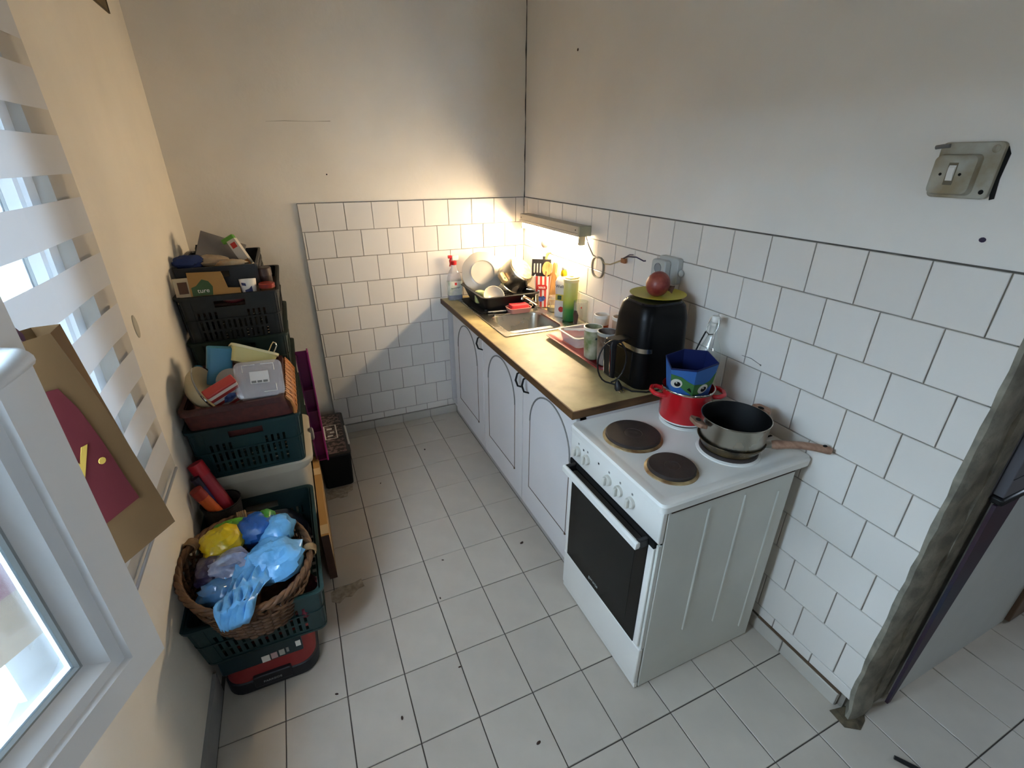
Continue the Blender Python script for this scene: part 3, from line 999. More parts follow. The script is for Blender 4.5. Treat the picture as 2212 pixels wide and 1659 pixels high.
# red tray with container and cups
tr = solo('serving_tray', M().loft([rrect(-.285, -.06, -1.42, -.985, .02, .8515), rrect(-.31, -.035, -1.445, -.955, .03, .868), rrect(-.325, -.02, -1.46, -.94, .035, .868), rrect(-.325, -.02, -1.46, -.94, .035, .871), rrect(-.308, -.037, -1.443, -.957, .03, .871), rrect(-.283, -.062, -1.418, -.987, .02, .8545)]), TRAYRED, 'red plastic serving tray on the worktop, half under the air fryer', 'tray', (-.17, -1.2, .8515), smooth=35)
ct = thing('food_container', 'clear rectangular food container on the red tray', 'container', (-.185, -1.09, .855))
mk('tub', M().loft([rrect(-.265, -.115, -1.165, -1.015, .02, .856), rrect(-.278, -.102, -1.178, -1.002, .025, .908), rrect(-.275, -.105, -1.175, -1.005, .025, .908), rrect(-.262, -.118, -1.162, -1.018, .02, .859)]), CLEARP, ct, smooth=40)
mk('tub_rim', M().loft([rrect(-.285, -.095, -1.185, -.995, .028, .908), rrect(-.285, -.095, -1.185, -.995, .028, .912), rrect(-.276, -.104, -1.176, -1.004, .025, .912), rrect(-.276, -.104, -1.176, -1.004, .025, .908)], ring=True), mat('milky_plastic', '#cfc6bd', .35), ct)
for i in range(3):
    mk('cutlery_handle', M().tube([(-.26 + .03 * i, -1.03 - .02 * i, .912), (-.13, -1.12 + .02 * i, .918)], .006, 6), WHITEP, ct)


def cup(nm, label, x, y, z, r0, r1, h, body, inner, cat='cup', handle=None, group=None):
    t = thing(nm, label, cat, (x, y, z), local=True)
    mk('cup_body', M().lathe([(r0 * .9, 0), (r0, .003), (r1, h), (r1 - .003, h), (r0 - .004, .006)], 28), body, t, smooth=40)
    mk('rim_band', M().lathe([(r1 + .0006, h - .014), (r1 + .0008, h), (r1 - .003, h + .001), (r1 - .0036, h - .014)], 28, cap0=False, cap1=False), inner, t, smooth=40)
    if handle:
        mk('cup_handle', M().tube([(r1 * .9 * cos(handle), r1 * .9 * sin(handle), h * .8), (r1 * 1.6 * cos(handle), r1 * 1.6 * sin(handle), h * .75), (r1 * 1.6 * cos(handle), r1 * 1.6 * sin(handle), h * .35), (r1 * .9 * cos(handle), r1 * .9 * sin(handle), h * .25)], .005, 8), body, t, smooth=60)
    return t


t = cup('paper_cup', 'tall green and white patterned cup, left of the two front cups on the tray', -.262, -1.288, .856, .034, .042, .150, mat('cup_green_print', '#a7a08a', .45, col2='#5e6b3c', vscale=22), WHITEP)
mk('dark_label', M().box(-.012, .010, -.0415, -.0395, .10, .108), lettering_dark, t)
t = cup('mug', 'grey-lined printed mug standing next to the air fryer on the tray', -.240, -1.372, .856, .040, .0475, .150, mat('mug_print', '#8a7f76', .35, col2='#4a3426', vscale=16), GREYP)
mk('yellow_print', M().box(.004, .026, -.0455, -.0435, .115, .123), mat('print_yellow', '#b8ab3a', .5), t)
cup('paper_cup', 'white cup with a red and orange printed band near the wall', -.135, -1.165, .856, .030, .036, .155, mat_ramp('red_orange_band', [(0, '#7c2a1d'), (.55, '#b0481c'), (.72, '#cfc4b4')], 2, 0, .15, rough=.45, const=True), WHITEP)
cup('paper_cup', 'plain beige cup behind the printed cups, close to the air fryer', -.085, -1.245, .856, .032, .039, .16, mat('beige_cup', '#b79c84', .5), WHITEP)

# air fryer
AX0, AX1, AY0, AY1 = -.295, -.065, -1.668, -1.462
af = thing('air_fryer', 'tall black air fryer on the right end of the worktop', 'air fryer', (-.18, -1.565, .8515))


def fl_(ins, r, z):
    return rrect(AX0 + ins, AX1 - ins, AY0 + ins, AY1 - ins, r * .75, z, 7)


mk('body', M().loft([fl_(.022, .05, .8515), fl_(.006, .055, .858), fl_(.0, .06, .90), fl_(-.002, .062, 1.0), fl_(.004, .062, 1.13), fl_(.012, .062, 1.175), fl_(.02, .06, 1.186)]), BLACKG, af, smooth=35)
mk('top_panel', M().loft([fl_(.022, .058, 1.185), fl_(.026, .056, 1.193), fl_(.034, .05, 1.194)]), mat('top_gloss', '#121116', .2), af, smooth=35)
band = [p for p in rrect(AX0 - .0035, AX1 + .0035, AY0 - .0035, AY1 + .0035, .049, 0, 7)]
# keep the room-side part of the ring: left face and the front corner
seg = [p for p in band if p[0] < -.165]
seg = sorted(seg, key=lambda p: (-p[1] if p[0] < -.24 else -p[1]))
seg.sort(key=lambda p: math.atan2(p[1] + 1.565, -(p[0] + .18)), reverse=True)
m = M()
lp = []
for p in seg:
    nx, ny = Vector((p[0] + .18, p[1] + 1.565)).normalized()
    lp.append([(p[0], p[1], 1.012), (p[0], p[1], 1.030), (p[0] - nx * .004, p[1] - ny * .004, 1.030), (p[0] - nx * .004, p[1] - ny * .004, 1.012)])
m.loft(lp)
recalc(mk('metal_band', m, STEEL, af, smooth=50))
mk('drawer_front', M().box(-.299, -.290, -1.62, -1.505, .885, 1.005), BLACKG, af, bev=.004)
hd = mk('drawer_handle', M().loft([[(x, y, z) for x, y, _ in rrect(x0, x1, -1.594, -1.545, .010, 0, 3)] for x0, x1, z in ((-.366, -.345, .898), (-.374, -.350, .904), (-.384, -.352, 1.040), (-.380, -.30, 1.052), (-.374, -.29, 1.056))]), BLACKP, af, smooth=30)
mk('chrome_inlay', M().tube([(-.3755, -1.588, .910), (-.3845, -1.588, 1.036), (-.3845, -1.551, 1.036), (-.3755, -1.551, .910)], .0026, 6, closed=True), CHROME, hd)
cord = thing('power_cord', 'black power cord with plug looped in front of the air fryer', 'cord', (-.35, -1.6, .8515))
cy = [(-.26, -1.68, .858), (-.30, -1.672, .862), (-.325, -1.655, .875)]
loop = [(-.375 - .058 * sin(a_) * 1.0, -1.585 - .055 * sin(a_ * 1.0) * -0.2 - .012, .972 + .088 * -cos(a_)) for a_ in [radians(20 + i * 16) for i in range(22)]]
mk('cable', M().tube([(-.20, -1.682, .856), (-.26, -1.680, .8565), (-.315, -1.66, .862), (-.345, -1.628, .876)] + loop, .0034, 7), BLACKP, cord, smooth=60)
mk('plug', M().tube([(-.352, -1.612, .895), (-.352, -1.617, .880), (-.350, -1.622, .866), (-.349, -1.626, .858)], [.006, .013, .016, .013], 12), BLACKP, cord, smooth=50)
for s in (-1, 1):
    mk('pin', M().cyl((-.349 + s * .008, -1.628, .860), (-.346 + s * .008, -1.644, .8545), .0024, 8), CHROME, cord)

solo('saucer', M().lathe([(.06, 0), (.066, .0), (.106, .010), (.108, .012), (.105, .012), (.064, .003), (0, .002)], 36, (-.150, -1.545, 1.1945), True, False, 1.0, 1.0), mat('yellow_green_plastic', '#b5a93a', .4), 'flat yellow-green plate on top of the air fryer', 'plate', (-.150, -1.545, 1.1945), smooth=40)
pm = thing('pomegranate', 'dull red pomegranate on the yellow plate', 'pomegranate', (0, 0, 0), local=True)
random.seed(11)
mk('fruit', M().ball((0, 0, 0), .049, 22, 14, 1.05, 1.0, .92), mat('pomegranate_skin', '#6e1f1f', .4, col2='#8f4a3a', vscale=26, bump=.3, bscale=30), pm, smooth=60)
cr_ = M().lathe([(.010, .040), (.012, .052), (.017, .062), (.014, .062), (.009, .052)], 6, cap1=False)
mk('crown', cr_, mat('dry_crown', '#4d2f1d', .8), pm)
pm.rotation_euler = Vector((.62, -.62, -.25)).to_track_quat('Z', 'Y').to_euler()
pm.location = (-.158, -1.548, 1.2425)

# ================================================================ COOKER
cx0, cx1, cy0, cy1 = -.60, -.05, -2.203, -1.704
ck = thing('cooker', 'white freestanding electric cooker with four hotplates beside the worktop', 'cooker', (-.32, -1.95, 0))
mk('side_panel', M().box(-.582, -.066, cy0 - .001, cy0 + .016, .004, .783), ENAMELS, ck, bev=.003)
mk('side_panel', M().box(-.582, -.066, cy1 - .016, cy1, .004, .783), ENAMELS, ck, bev=.003)
mk('back_panel', M().box(-.07, -.062, cy0 + .01, cy1 - .01, .03, .78), ENAMELS, ck)
for x, za, zb in ((-.424, .21, .75), (-.279, .177, .754), (-.123, .07, .72)):
    mk('pressed_rib', M().loft([[(x - w, cy0 - d, za + w * 2), (x + w, cy0 - d, za + w * 2), (x + w, cy0 - d, zb - w * 2), (x - w, cy0 - d, zb - w * 2)] for w, d in ((.006, -.002), (.004, .003), (.001, .0045))]), ENAMELS, ck, smooth=60)
mk('front_frame', M().box(-.588, -.56, cy0 + .004, cy1 - .004, .20, .66), BLACKM, ck)
mk('front_post', M().box(-.597, -.584, cy0 + .001, cy0 + .010, .205, .655), ENAMELS, ck)
mk('oven_floor', M().box(-.56, -.08, cy0 + .02, cy1 - .02, .02, .19), ENAMELS, ck)
# hob: raised rim around a sunk top
hob = M().loft([rrect(-.598, -.012, cy0 - .002, cy1 + .002, .014, .776), rrect(-.612, -.004, cy0 - .006, cy1 + .005, .02, .782), rrect(-.613, -.003, cy0 - .007, cy1 + .006, .02, .803),
                rrect(-.608, -.006, cy0 - .003, cy1 + .002, .02, .810), rrect(-.594, -.016, cy0 + .010, cy1 - .010, .018, .810), rrect(-.575, -.03, cy0 + .028, cy1 - .028, .016, .8035)], True, True)
mk('hob_top', hob, ENAMEL, ck, smooth=30)
mk('rust_line', M().box(-.575, -.075, cy0 - .0045, cy0 - .0005, .7745, .7785), mat('rust_edge', '#3d2c20', .9, var=.4, vscale=30), ck)
HP = [(-.455, -1.862, .094, '1'), (-.463, -2.068, .074, '2'), (-.214, -2.056, .092, '3'), (-.212, -1.838, .074, '4')]
for x, y, r, _ in HP:
    h = mk('hotplate', M().lathe([(r, .003), (r, .014), (r - .004, .017), (r * .34, .016), (r * .32, .0145), (r * .30, .0155), (r * .12, .0155), (r * .10, .015), (0, .015)], 48, (x, y, .8035), True, False), HOTPLATE, ck, smooth=30)
    mk('trim_ring', M().lathe([(r + .009, 0), (r + .008, .003), (r + .003, .006), (r + .0005, .007), (r + .0005, .002)], 48, (x, y, .8035), False, False), RUST if _ in '12' else ENAMEL, h, smooth=40)
for i, yy in enumerate((-2.03, -2.05)):
    mk('vent_slot', M().box(-.042, -.012, yy - .012, yy - .004, .8095, .8106), BLACKM, ck)
# control panel
cp = [(-.598, .783), (-.6045, .779), (-.6045, .672), (-.600, .664), (-.585, .664), (-.585, .783)]
pn = mk('control_panel', M().prism([(x, z) for x, z in cp], 1, cy0 - .001, cy1 + .001), ENAMEL, ck, bev=.004)
KM = mat('knob_plastic', '#c4c0b6', .4)
for y in (-1.757, -1.816, -1.946, -2.007, -2.069):
    kb = mk('knob', M().lathe([(.0185, 0), (.018, .010), (.016, .012), (0, .012)], 20).move(Matrix.Translation((-.6045, y, .722)) @ Matrix.Rotation(radians(-90), 4, 'Y')), KM, pn, smooth=40)
    mk('grip', M().box(-.628, -.616, y - .005, y + .005, .706, .738), KM, kb, bev=.003)
for y, z in ((-1.757, .752), (-1.79, .745), (-1.816, .752), (-1.885, .748), (-1.946, .752), (-2.007, .752), (-2.069, .752)):
    mk('marking', M().box(-.6052, -.6043, y - .004, y + .003, z - .003, z + .004), GREYTRIM if z == .752 else BLACKM, pn)
# oven door
od = mk('oven_door', M().box(-.605, -.588, cy0 + .012, cy1 - .004, .208, .640), ENAMEL, ck, bev=.003)
mk('door_glass', M().box(-.6085, -.604, cy0 + .034, cy1 - .030, .212, .644), OVENGLASS, od, bev=.001)
mk('inner_window', M().box(-.6090, -.6083, cy0 + .085, cy1 - .08, .275, .585), mat('inner_window_dark', '#121312', .2, spec=.25), od)
text(od, 'gorenje', .020, (-.6091, -1.925, .242), (radians(90), 0, radians(-90)), GREYP, 'brand_lettering')
mk('door_top', M().box(-.6055, -.586, cy0 + .012, cy1 - .004, .640, .664), BLACKM, od)
hb = mk('handle_bar', M().loft([[(-.648 + x, y, .650 + z) for x, z in ((-.009, -.012), (.006, -.012), (.010, -.004), (.008, .010), (0, .014), (-.008, .009))] for y in (cy0 + .032, cy1 - .032)]), ENAMEL, od, bev=.002)
for y in (cy0 + .034, cy1 - .050):
    mk('handle_bracket', M().box(-.645, -.604, y, y + .016, .632, .664), BLACKP, od, bev=.005)
dw = mk('plinth_drawer', M().box(-.604, -.586, cy0 + .001, cy1 - .001, .03, .203), ENAMEL, ck, bev=.004)
mk('base_strip', M().box(-.598, -.586, cy0 + .001, cy1 - .001, .004, .028), ENAMEL, ck)
for x, y in ((-.57, cy0 + .02), (-.57, cy1 - .02), (-.09, cy0 + .02), (-.09, cy1 - .02)):
    mk('foot', M().cyl((x, y, 0), (x, y, .006), .014, 10), BLACKP, ck)

# pots and pans
rp = thing('stockpot', 'red enamel pot with two loop handles on the back hotplate', 'pot', (-.212, -1.838, .8195))
c = (-.212, -1.838, .8195)
mk('pot_body', M().lathe([(.078, 0), (.085, .003), (.088, .012), (.090, .118), (.0925, .122), (.0925, .126), (.0885, .126), (.086, .115), (.083, .006), (0, .004)], 44, c, True, False), RED, rp, smooth=35)
mk('steel_rim', M().lathe([(.0928, .121), (.0942, .124), (.0928, .1275), (.089, .1275), (.0885, .124)], 44, c, False, False), CHROME, rp, smooth=50)
mk('white_foot', M().lathe([(.079, -.0005), (.0865, .002), (.0872, .007), (.086, .008)], 40, c, True, False), ENAMEL, rp, smooth=40)
for s in (0, pi):
    a = radians(-28) + s + pi
    pts = [(c[0] + (.088 + e) * cos(a + da), c[1] + (.088 + e) * sin(a + da), c[2] + .098 + z) for da, e, z in ((-.38, 0, 0), (-.36, .022, .004), (-.22, .036, .006), (0, .040, .006), (.22, .036, .006), (.36, .022, .004), (.38, 0, 0))]
    mk('loop_handle', M().tube(pts, .0085, 10), RED, rp, smooth=60)

bb = thing('fabric_bin', 'blue folded card box printed with a green band and eyes, inside the red pot', 'box', (0, 0, 0), local=True)
hexa = [(x * 1.12, y * 1.12) for x, y in [(-.074, -.040), (-.006, -.066), (.072, -.036), (.066, .038), (.0, .062), (-.066, .036)]]
BLUEB = mat('bin_blue', '#2f5f9f', .5)
NAVYI = mat('bin_inside_navy', '#0f1a4a', .5)


def hx(s, z, dz=(0,) * 6):
    return [(x * s, y * s, z + d) for (x, y), d in zip(hexa, dz)]


mk('outer_wall', M().loft([hx(.74, .0), hx(.87, .10), hx(1, .20), hx(.985, .20), hx(.855, .10), hx(.72, .004)], True, True), BLUEB, bb, smooth=20)
mk('lining', M().loft([hx(1.003, .196), hx(1.006, .202), hx(.978, .202), hx(.84, .10), hx(.71, .006)], False, True), NAVYI, bb, smooth=20)


def onface(i, u, z, d):
    a, b = Vector(hexa[i]), Vector(hexa[i + 1])
    s = .74 + 1.3 * z
    p = (a + (b - a) * u) * s
    n = Vector(((b - a).y, -(b - a).x)).normalized()
    return (p.x + n.x * d, p.y + n.y * d, z)


def decal(nm, i, pts, material, d0=.0006, d1=.0014, par=None):
    return mk(nm, M().loft([[onface(i, u, z, d0) for u, z in pts], [onface(i, u, z, d1) for u, z in pts]]), material, par or bb)


def disc(i, u, z, r, w):
    return [(u + r / w * cos(2 * pi * k / 18), z + r * sin(2 * pi * k / 18)) for k in range(18)]


GRB = mat('print_green', '#3c6a37', .55)
decal('green_band', 0, [(0, .150), (.3, .135), (.6, .112), (1, .092), (1, .140), (.75, .150), (.45, .168), (0, .178)], GRB)
decal('green_band', 1, [(0, .092), (.3, .088), (.65, .092), (1, .12), (1, .165), (.8, .135), (.5, .128), (0, .140)], GRB)
EYEW = mat('print_white', '#cfcabd', .5)
for i, u, z in ((0, .24, .140), (1, .50, .108)):
    w = .075
    e = decal('eye', i, disc(i, u, z, .019, w), EYEW, .0014, .0022)
    decal('pupil', i, disc(i, u + .04, z - .002, .0105, w), BLACKM, .0022, .003)
    decal('glint', i, disc(i, u + .0, z + .004, .003, w), EYEW, .003, .0036)
decal('mouth', 0, [(.72, .118), (.95, .105), (.9, .118), (.82, .126)], BLACKM, .0016, .0024)
bb.rotation_euler = (radians(9), radians(-5), radians(-22))
bb.location = (-.208, -1.830, .858)

fp = thing('frying_pan', 'dark frying pan with a long wood-look handle under the steel saucepan', 'pan', (-.212, -2.056, .820))
c = (-.212, -2.056, .8210)
mk('pan_body', M().lathe([(.082, 0), (.088, .002), (.104, .032), (.1055, .034), (.102, .034), (.085, .006), (0, .005)], 44, c, True, False), mat('pan_burnt', '#6b5735', .4, metal=.5, col2='#1d140c', vscale=20), fp, smooth=35)
dirv = Vector((.70, -.714)).normalized()
hp = [(c[0] + dirv.x * r, c[1] + dirv.y * r, c[2] + z) for r, z in ((.100, .026), (.122, .030))]
mk('handle_ferrule', M().tube(hp, [.011, .012], 12), STEELDK, fp, smooth=40)
hp = [(c[0] + dirv.x * r, c[1] + dirv.y * r, c[2] + z) for r, z in ((.120, .030), (.135, .033), (.160, .039), (.20, .046), (.245, .048), (.275, .045), (.283, .043))]
ph = mk('long_handle', M().tube(hp, [.013, .0155, .013, .012, .0125, .0125, .010], 12), WOODH, fp, smooth=50)
mk('hanging_hole', M().ball((c[0] + dirv.x * .263, c[1] + dirv.y * .263, c[2] + .0585), .006, 10, 6, 1.3, 1, .4), BLACKM, ph)
sp = thing('saucepan', 'steel saucepan with black lining and two wood-look side handles on the front right', 'pan', (-.212, -2.056, .828))
c = (-.210, -2.056, .8280)
mk('pan_body', M().lathe([(.080, 0), (.090, .003), (.098, .012), (.104, .098), (.107, .102), (.107, .104), (.1045, .104)], 48, c, True, False), STEEL, sp, smooth=35)
mk('nonstick_lining', M().lathe([(.1046, .1045), (.102, .100), (.0955, .02), (.085, .008), (0, .007)], 48, c, False, False), mat('nonstick', '#060607', .6, spec=.2), sp, smooth=40)
for s in (0, 1):
    a = radians((163, 6)[s])
    mm = M().loft([[(r, sx_ * w, z + dz) for sx_, dz in ((-1, -.007), (1, -.007), (1, .007), (-1, .007))] for r, w, z in ((.1045, .022, .080), (.112, .030, .084), (.135, .034, .091), (.146, .022, .094), (.149, .010, .095))])
    mm.move(Matrix.Translation(c) @ Matrix.Rotation(a, 4, 'Z'))
    sh = mk('side_handle', mm, WOODH, sp, bev=.005)
    mm = M().ball((.128, 0, .0985), .008, 10, 6, 1, 1.4, .3).move(Matrix.Translation(c) @ Matrix.Rotation(a, 4, 'Z'))
    mk('handle_eye', mm, BLACKM, sh)

sw = thing('swing_top_bottle', 'empty clear swing-top glass bottle behind the blue box', 'bottle', (-.062, -1.768, .8110))
c = (-.062, -1.768, .8110)
mk('bottle_body', M().lathe([(.036, 0), (.041, .004), (.042, .19), (.038, .225), (.022, .265), (.015, .285), (.0145, .315), (.018, .318), (.018, .328), (.014, .33)], 28, c), GLASS, sw, smooth=40)
mk('stopper', M().lathe([(.014, .331), (.016, .334), (.016, .348), (.012, .354)], 16, c), WHITEP, sw, smooth=40)
mk('wire_bail', M().tube([(c[0] - .002, c[1] + .018, c[2] + .345), (c[0] - .006, c[1] + .024, c[2] + .32), (c[0] - .016, c[1] + .020, c[2] + .292), (c[0] - .018, c[1], c[2] + .285), (c[0] - .016, c[1] - .020, c[2] + .292), (c[0] - .006, c[1] - .024, c[2] + .32), (c[0] - .002, c[1] - .018, c[2] + .345)], .0020, 6), STEELDK, sw)
mk('hinge_lever', M().tube([(c[0] - .016, c[1] + .02, c[2] + .29), (c[0] - .03, c[1] + .025, c[2] + .25), (c[0] - .045, c[1] + .03, c[2] + .20)], .0028, 6), BLACKM, sw)

# ================================================================ RIGHT WALL FITTINGS
lp_ = thing('strip_light', 'lit fluorescent strip light on the tiles above the sink', 'lamp', (-.03, -.42, 1.30))
LY0, LY1 = -.80, -.085
mk('housing', M().box(-.068, .0, LY0, LY1, 1.322, 1.366), mat('lamp_housing', '#a79f90', .45), lp_, bev=.003)
mk('housing_lip', M().box(-.071, -.063, LY0, LY1, 1.314, 1.330), mat('lamp_housing2', '#a79f90', .45), lp_)
mk('end_cap', M().box(-.072, .0, LY0 - .016, LY0, 1.316, 1.368), mat('lamp_cap', '#96937c', .5), lp_, bev=.003)
mk('tube_holder', M().box(-.060, -.026, LY0 - .006, LY0 + .014, 1.27, 1.322), mat('lamp_holder', '#b5ad90', .5), lp_, bev=.003)
mk('tube_holder', M().box(-.060, -.026, LY1 - .012, LY1, 1.275, 1.322), mat('lamp_holder2', '#b5ad90', .5), lp_, bev=.003)
TUBE = mat('lit_tube', '#ffffff', .5, emis=TUBE_STRENGTH)
TUBE.node_tree.nodes['Principled BSDF'].inputs['Emission Color'].default_value = TUBE_COL + (1,)
mk('tube', M().cyl((-.044, LY0 + .014, 1.294), (-.044, LY1 - .012, 1.294), .014, 16), TUBE, lp_, smooth=40)
for y in (LY0 + .03, LY1 - .02):
    mk('screw', M().ball((-.0685, y, 1.345), .003, 8, 5), BLACKM, lp_)
cb = thing('lamp_cable', 'coiled grey lamp cable ending in bare wires on the tiles', 'cable', (-.02, -1.0, 1.2))
CABM = mat('cable_grey', '#8f897c', .55)
p1 = [(-.030, -.815, 1.318), (-.024, -.835, 1.275), (-.018, -.872, 1.232), (-.018, -.915, 1.225)]
coil = []
for i in range(58):
    a = radians(70 - i * 18.6)
    rr = .052 + .002 * sin(i * 1.3)
    coil.append((-.012 - .0035 * (i / 19.0), -.925 + rr * -cos(a) * 1.0, 1.178 + rr * 1.02 * sin(a)))
mk('coiled_cable', M().tube(p1 + coil, .0034, 6), CABM, cb, smooth=60)
mk('cable_tail', M().tube([(-.018, -.945, 1.226), (-.020, -.985, 1.207), (-.018, -1.03, 1.212), (-.014, -1.085, 1.236), (-.012, -1.12, 1.250)], .003, 6), mat('cable_tail_cream', '#a99a78', .55), cb, smooth=60)
mk('terminal_block', M().box(-.022, -.008, -1.145, -1.115, 1.236, 1.258), mat('terminal_orange', '#8a5530', .5), cb, bev=.002)
mk('bare_wire', M().tube([(-.014, -1.12, 1.256), (-.016, -1.16, 1.272), (-.014, -1.22, 1.278), (-.006, -1.262, 1.268), (.0, -1.27, 1.27)], .0028, 6), PURPLE, cb, smooth=60)
mk('bare_wire', M().tube([(-.012, -1.13, 1.262), (-.014, -1.17, 1.282), (-.010, -1.19, 1.284)], .002, 6), PURPLE, cb, smooth=60)

so = thing('double_socket', 'grey-white vertical double power socket on the tiles above the air fryer', 'socket', (-.03, -1.42, 1.255))
SOC = mat('socket_plastic', '#a9aaa6', .4)
mk('back_box', M().loft([[(x, y, z) for y, z, _ in rrect(-1.50, -1.385, 1.212, 1.318, .012, 0)] for x in (0, -.026)]), SOC, so, bev=.003)
fb = mk('socket_body', M().loft([[(x, y, z) for y, z, _ in rrect(-1.462, -1.378, 1.19, 1.305, .014, 0)] for x in (-.026, -.058)]), SOC, so, bev=.005)
recalc(fb)
for z in (1.222, 1.272):
    w = mk('outlet', M().lathe([(.0205, 0), (.0205, .002), (.0185, .002), (.0175, -.010), (0, -.010)], 20, cap1=False).move(Matrix.Translation((-.059, -1.42, z)) @ Matrix.Rotation(radians(-90), 4, 'Y')), mat('outlet_grey', '#7d8082', .4), fb, smooth=40)
    for s in (-1, 1):
        mk('pin_hole', M().cyl((-.0500, -1.42 + s * .009, z), (-.0485, -1.42 + s * .009, z), .0028, 8), BLACKM, w)
mk('side_knob', M().ball((-.012, -1.508, 1.262), .012, 10, 8, 1, .8, 1.2), SOC, so)

lsw = thing('light_switch', 'old grimy cream light switch on a loose square plate, high on the right wall', 'switch', (-.012, -2.325, 1.655))
OLDP = mat('old_cream', '#a8a69a', .5, col2='#8a7d63', vscale=14)
pl = [(x, y, z) for x in () for y in () for z in ()]


def yz(y0, y1, z0, z1, r, x):
    return [(x, y, z) for y, z, _ in rrect(y0, y1, z0, z1, r, 0)]


recalc(mk('wall_plate', M().loft([yz(-2.384, -2.266, 1.598, 1.714, .012, .009), yz(-2.384, -2.266, 1.598, 1.714, .012, -.004), yz(-2.382, -2.268, 1.600, 1.712, .011, -.006)]), OLDP, lsw, smooth=40))
recalc(mk('switch_body', M().loft([yz(-2.355, -2.268, 1.604, 1.690, .012, -.005), yz(-2.352, -2.271, 1.607, 1.687, .012, -.022), yz(-2.346, -2.277, 1.613, 1.681, .010, -.026)]), OLDP, lsw, smooth=40))
mk('rocker', M().loft([[(-.025, y, z) for y, z in ((-2.319, 1.630), (-2.305, 1.630), (-2.305, 1.668), (-2.319, 1.668))], [(-.030, y, z) for y, z in ((-2.318, 1.650), (-2.306, 1.650), (-2.306, 1.662), (-2.318, 1.662))]]), WHITEP, lsw)
mk('rocker_slot', M().box(-.0262, -.0255, -2.321, -2.303, 1.626, 1.672), mat('slot_brown', '#6d6552', .7), lsw)
for y in (-2.292, -2.330):
    mk('screw', M().ball((-.0262, y, 1.648), .0032, 8, 5, .5, 1, 1), BLACKM, lsw)
mk('corner_screw', M().ball((-.006, -2.372, 1.613), .005, 10, 6, .4, 1, 1), BLACKM, lsw)
mk('corner_cap', M().ball((-.006, -2.370, 1.700), .008, 12, 6, .4, 1, 1), OLDP, lsw)
mk('latch', M().tube([(-.008, -2.256, 1.704), (-.009, -2.270, 1.706), (-.009, -2.284, 1.707)], .0045, 8), GREYTRIM, lsw)
recalc(mk('dark_gap', M().loft([[(x, y, z) for y, z in ((-2.384, 1.705), (-2.392, 1.690), (-2.390, 1.64), (-2.394, 1.600), (-2.386, 1.597), (-2.382, 1.62))] for x in (.0095, .0065)]), BLACKM, lsw))

# ================================================================ HALL SIDE
gc = thing('wall_cupboard', 'dark grey cupboard front with a black bottom rail in the hall', 'cupboard', (.6, -2.6, .86))
mk('front_panel', M().box(.165, 1.3, -2.60, -2.576, .875, 2.3), mat('dark_grey_panel', '#5d5b60', .6), gc, bev=.003)
mk('bottom_rail', M().box(.158, .345, -2.606, -2.576, .852, .874), BLACKP, gc, bev=.006)
mk('panel_seam', M().box(.165, 1.3, -2.6008, -2.5995, .935, .937), BLACKM, gc)
solo('jamb_shadow_wedge', M().prism([(.158, .004), (.174, .004), (.290, .85), (.158, .85)], 1, -2.597, -2.588), mat('jamb_shadow_blue', '#2b3040', .6, col2='#43212a', vscale=3), 'narrow dark wedge painting the jamb shadow between rough plaster edge and white hall panel', 'board', (.16, -2.58, .004))  # thin coloured wedge paints in the shadow the wall end casts
solo('brown_door_panel', M().box(.93, 1.6, -2.60, -2.577, .01, .855), mat('brown_wood', '#6a5442', .6, var=.15), 'brown wooden door panel at the far end of the hall', 'door panel', (1.2, -2.59, .01), bev=.003)
solo('lighter', M().tube([(.006, -2.705, .007), (.020, -2.728, .007), (.05, -2.775, .007)], [.006, .007, .007], 8), BLACKP, 'short black stick lying on the hall floor at the picture edge', 'stick', (.02, -2.72, 0), smooth=50)

# ================================================================ LEFT WALL: blind, paper bag, marks
OPQ = mat_cloth('blind_opaque', '#c4c4c6', .06)
SHEER = mat_cloth('blind_sheer', '#8d8f92', .06, .62)
zb = thing('zebra_blind', 'white zebra roller blind with sheer bands hanging at the window', 'blind', (-1.905, -1.67, .745))
BY0, BY1 = -2.02, -1.325


def sheet(y0, y1, z0, z1, x, n=6):
    def xx(y, z):
        return x + .003 * sin(y * 14) + .004 * sin(z * 5)
    f = [[(xx(y0 + (y1 - y0) * i / n, z) + d, y0 + (y1 - y0) * i / n, z) for z in (z0, z1) for _ in (0,)] for i in range(n + 1) for d in (0,)]
    m = M()
    vs, fs = [], []
    for i in range(n + 1):
        y = y0 + (y1 - y0) * i / n
        vs += [(xx(y, z0), y, z0), (xx(y, z1), y, z1)]
    for i in range(n):
        fs.append((2 * i, 2 * i + 2, 2 * i + 3, 2 * i + 1))
    return m.add(vs, fs)


z = .745
k = 0
while z < 2.16:
    mk('sheer_band', sheet(BY0, BY1, z, z + .055, -1.905), SHEER, zb)
    mk('opaque_band', sheet(BY0, BY1, z + .055, z + .1403, -1.905), OPQ, zb)
    z += .1403
mk('bottom_bar', M().box(-1.908, -1.902, BY0, BY1, .739, .746), mat('bar_grey', '#8f8f90', .5), zb)
mk('head_rail', M().box(-1.92, -1.87, BY0 - .02, BY1 + .02, z, z + .05), PVC, zb)

bag = thing('paper_bag', 'brown kraft paper carrier bag with a red print hanging by the open window', 'bag', (-1.75, -1.961, .973), local=True, rot=(0, 0, math.atan2(.83, .56)))
# local x along the bag face (towards the far side), -y towards the room
W_, H_, D_ = .35, .452, .085


def bagloop(z, right, left, d, pinch):
    return [(left, 0, z), (right - pinch, 0, z), (right, d * .55, z), (right - pinch * .6, d, z), (left, d, z), (left - .01, d * .5, z)]


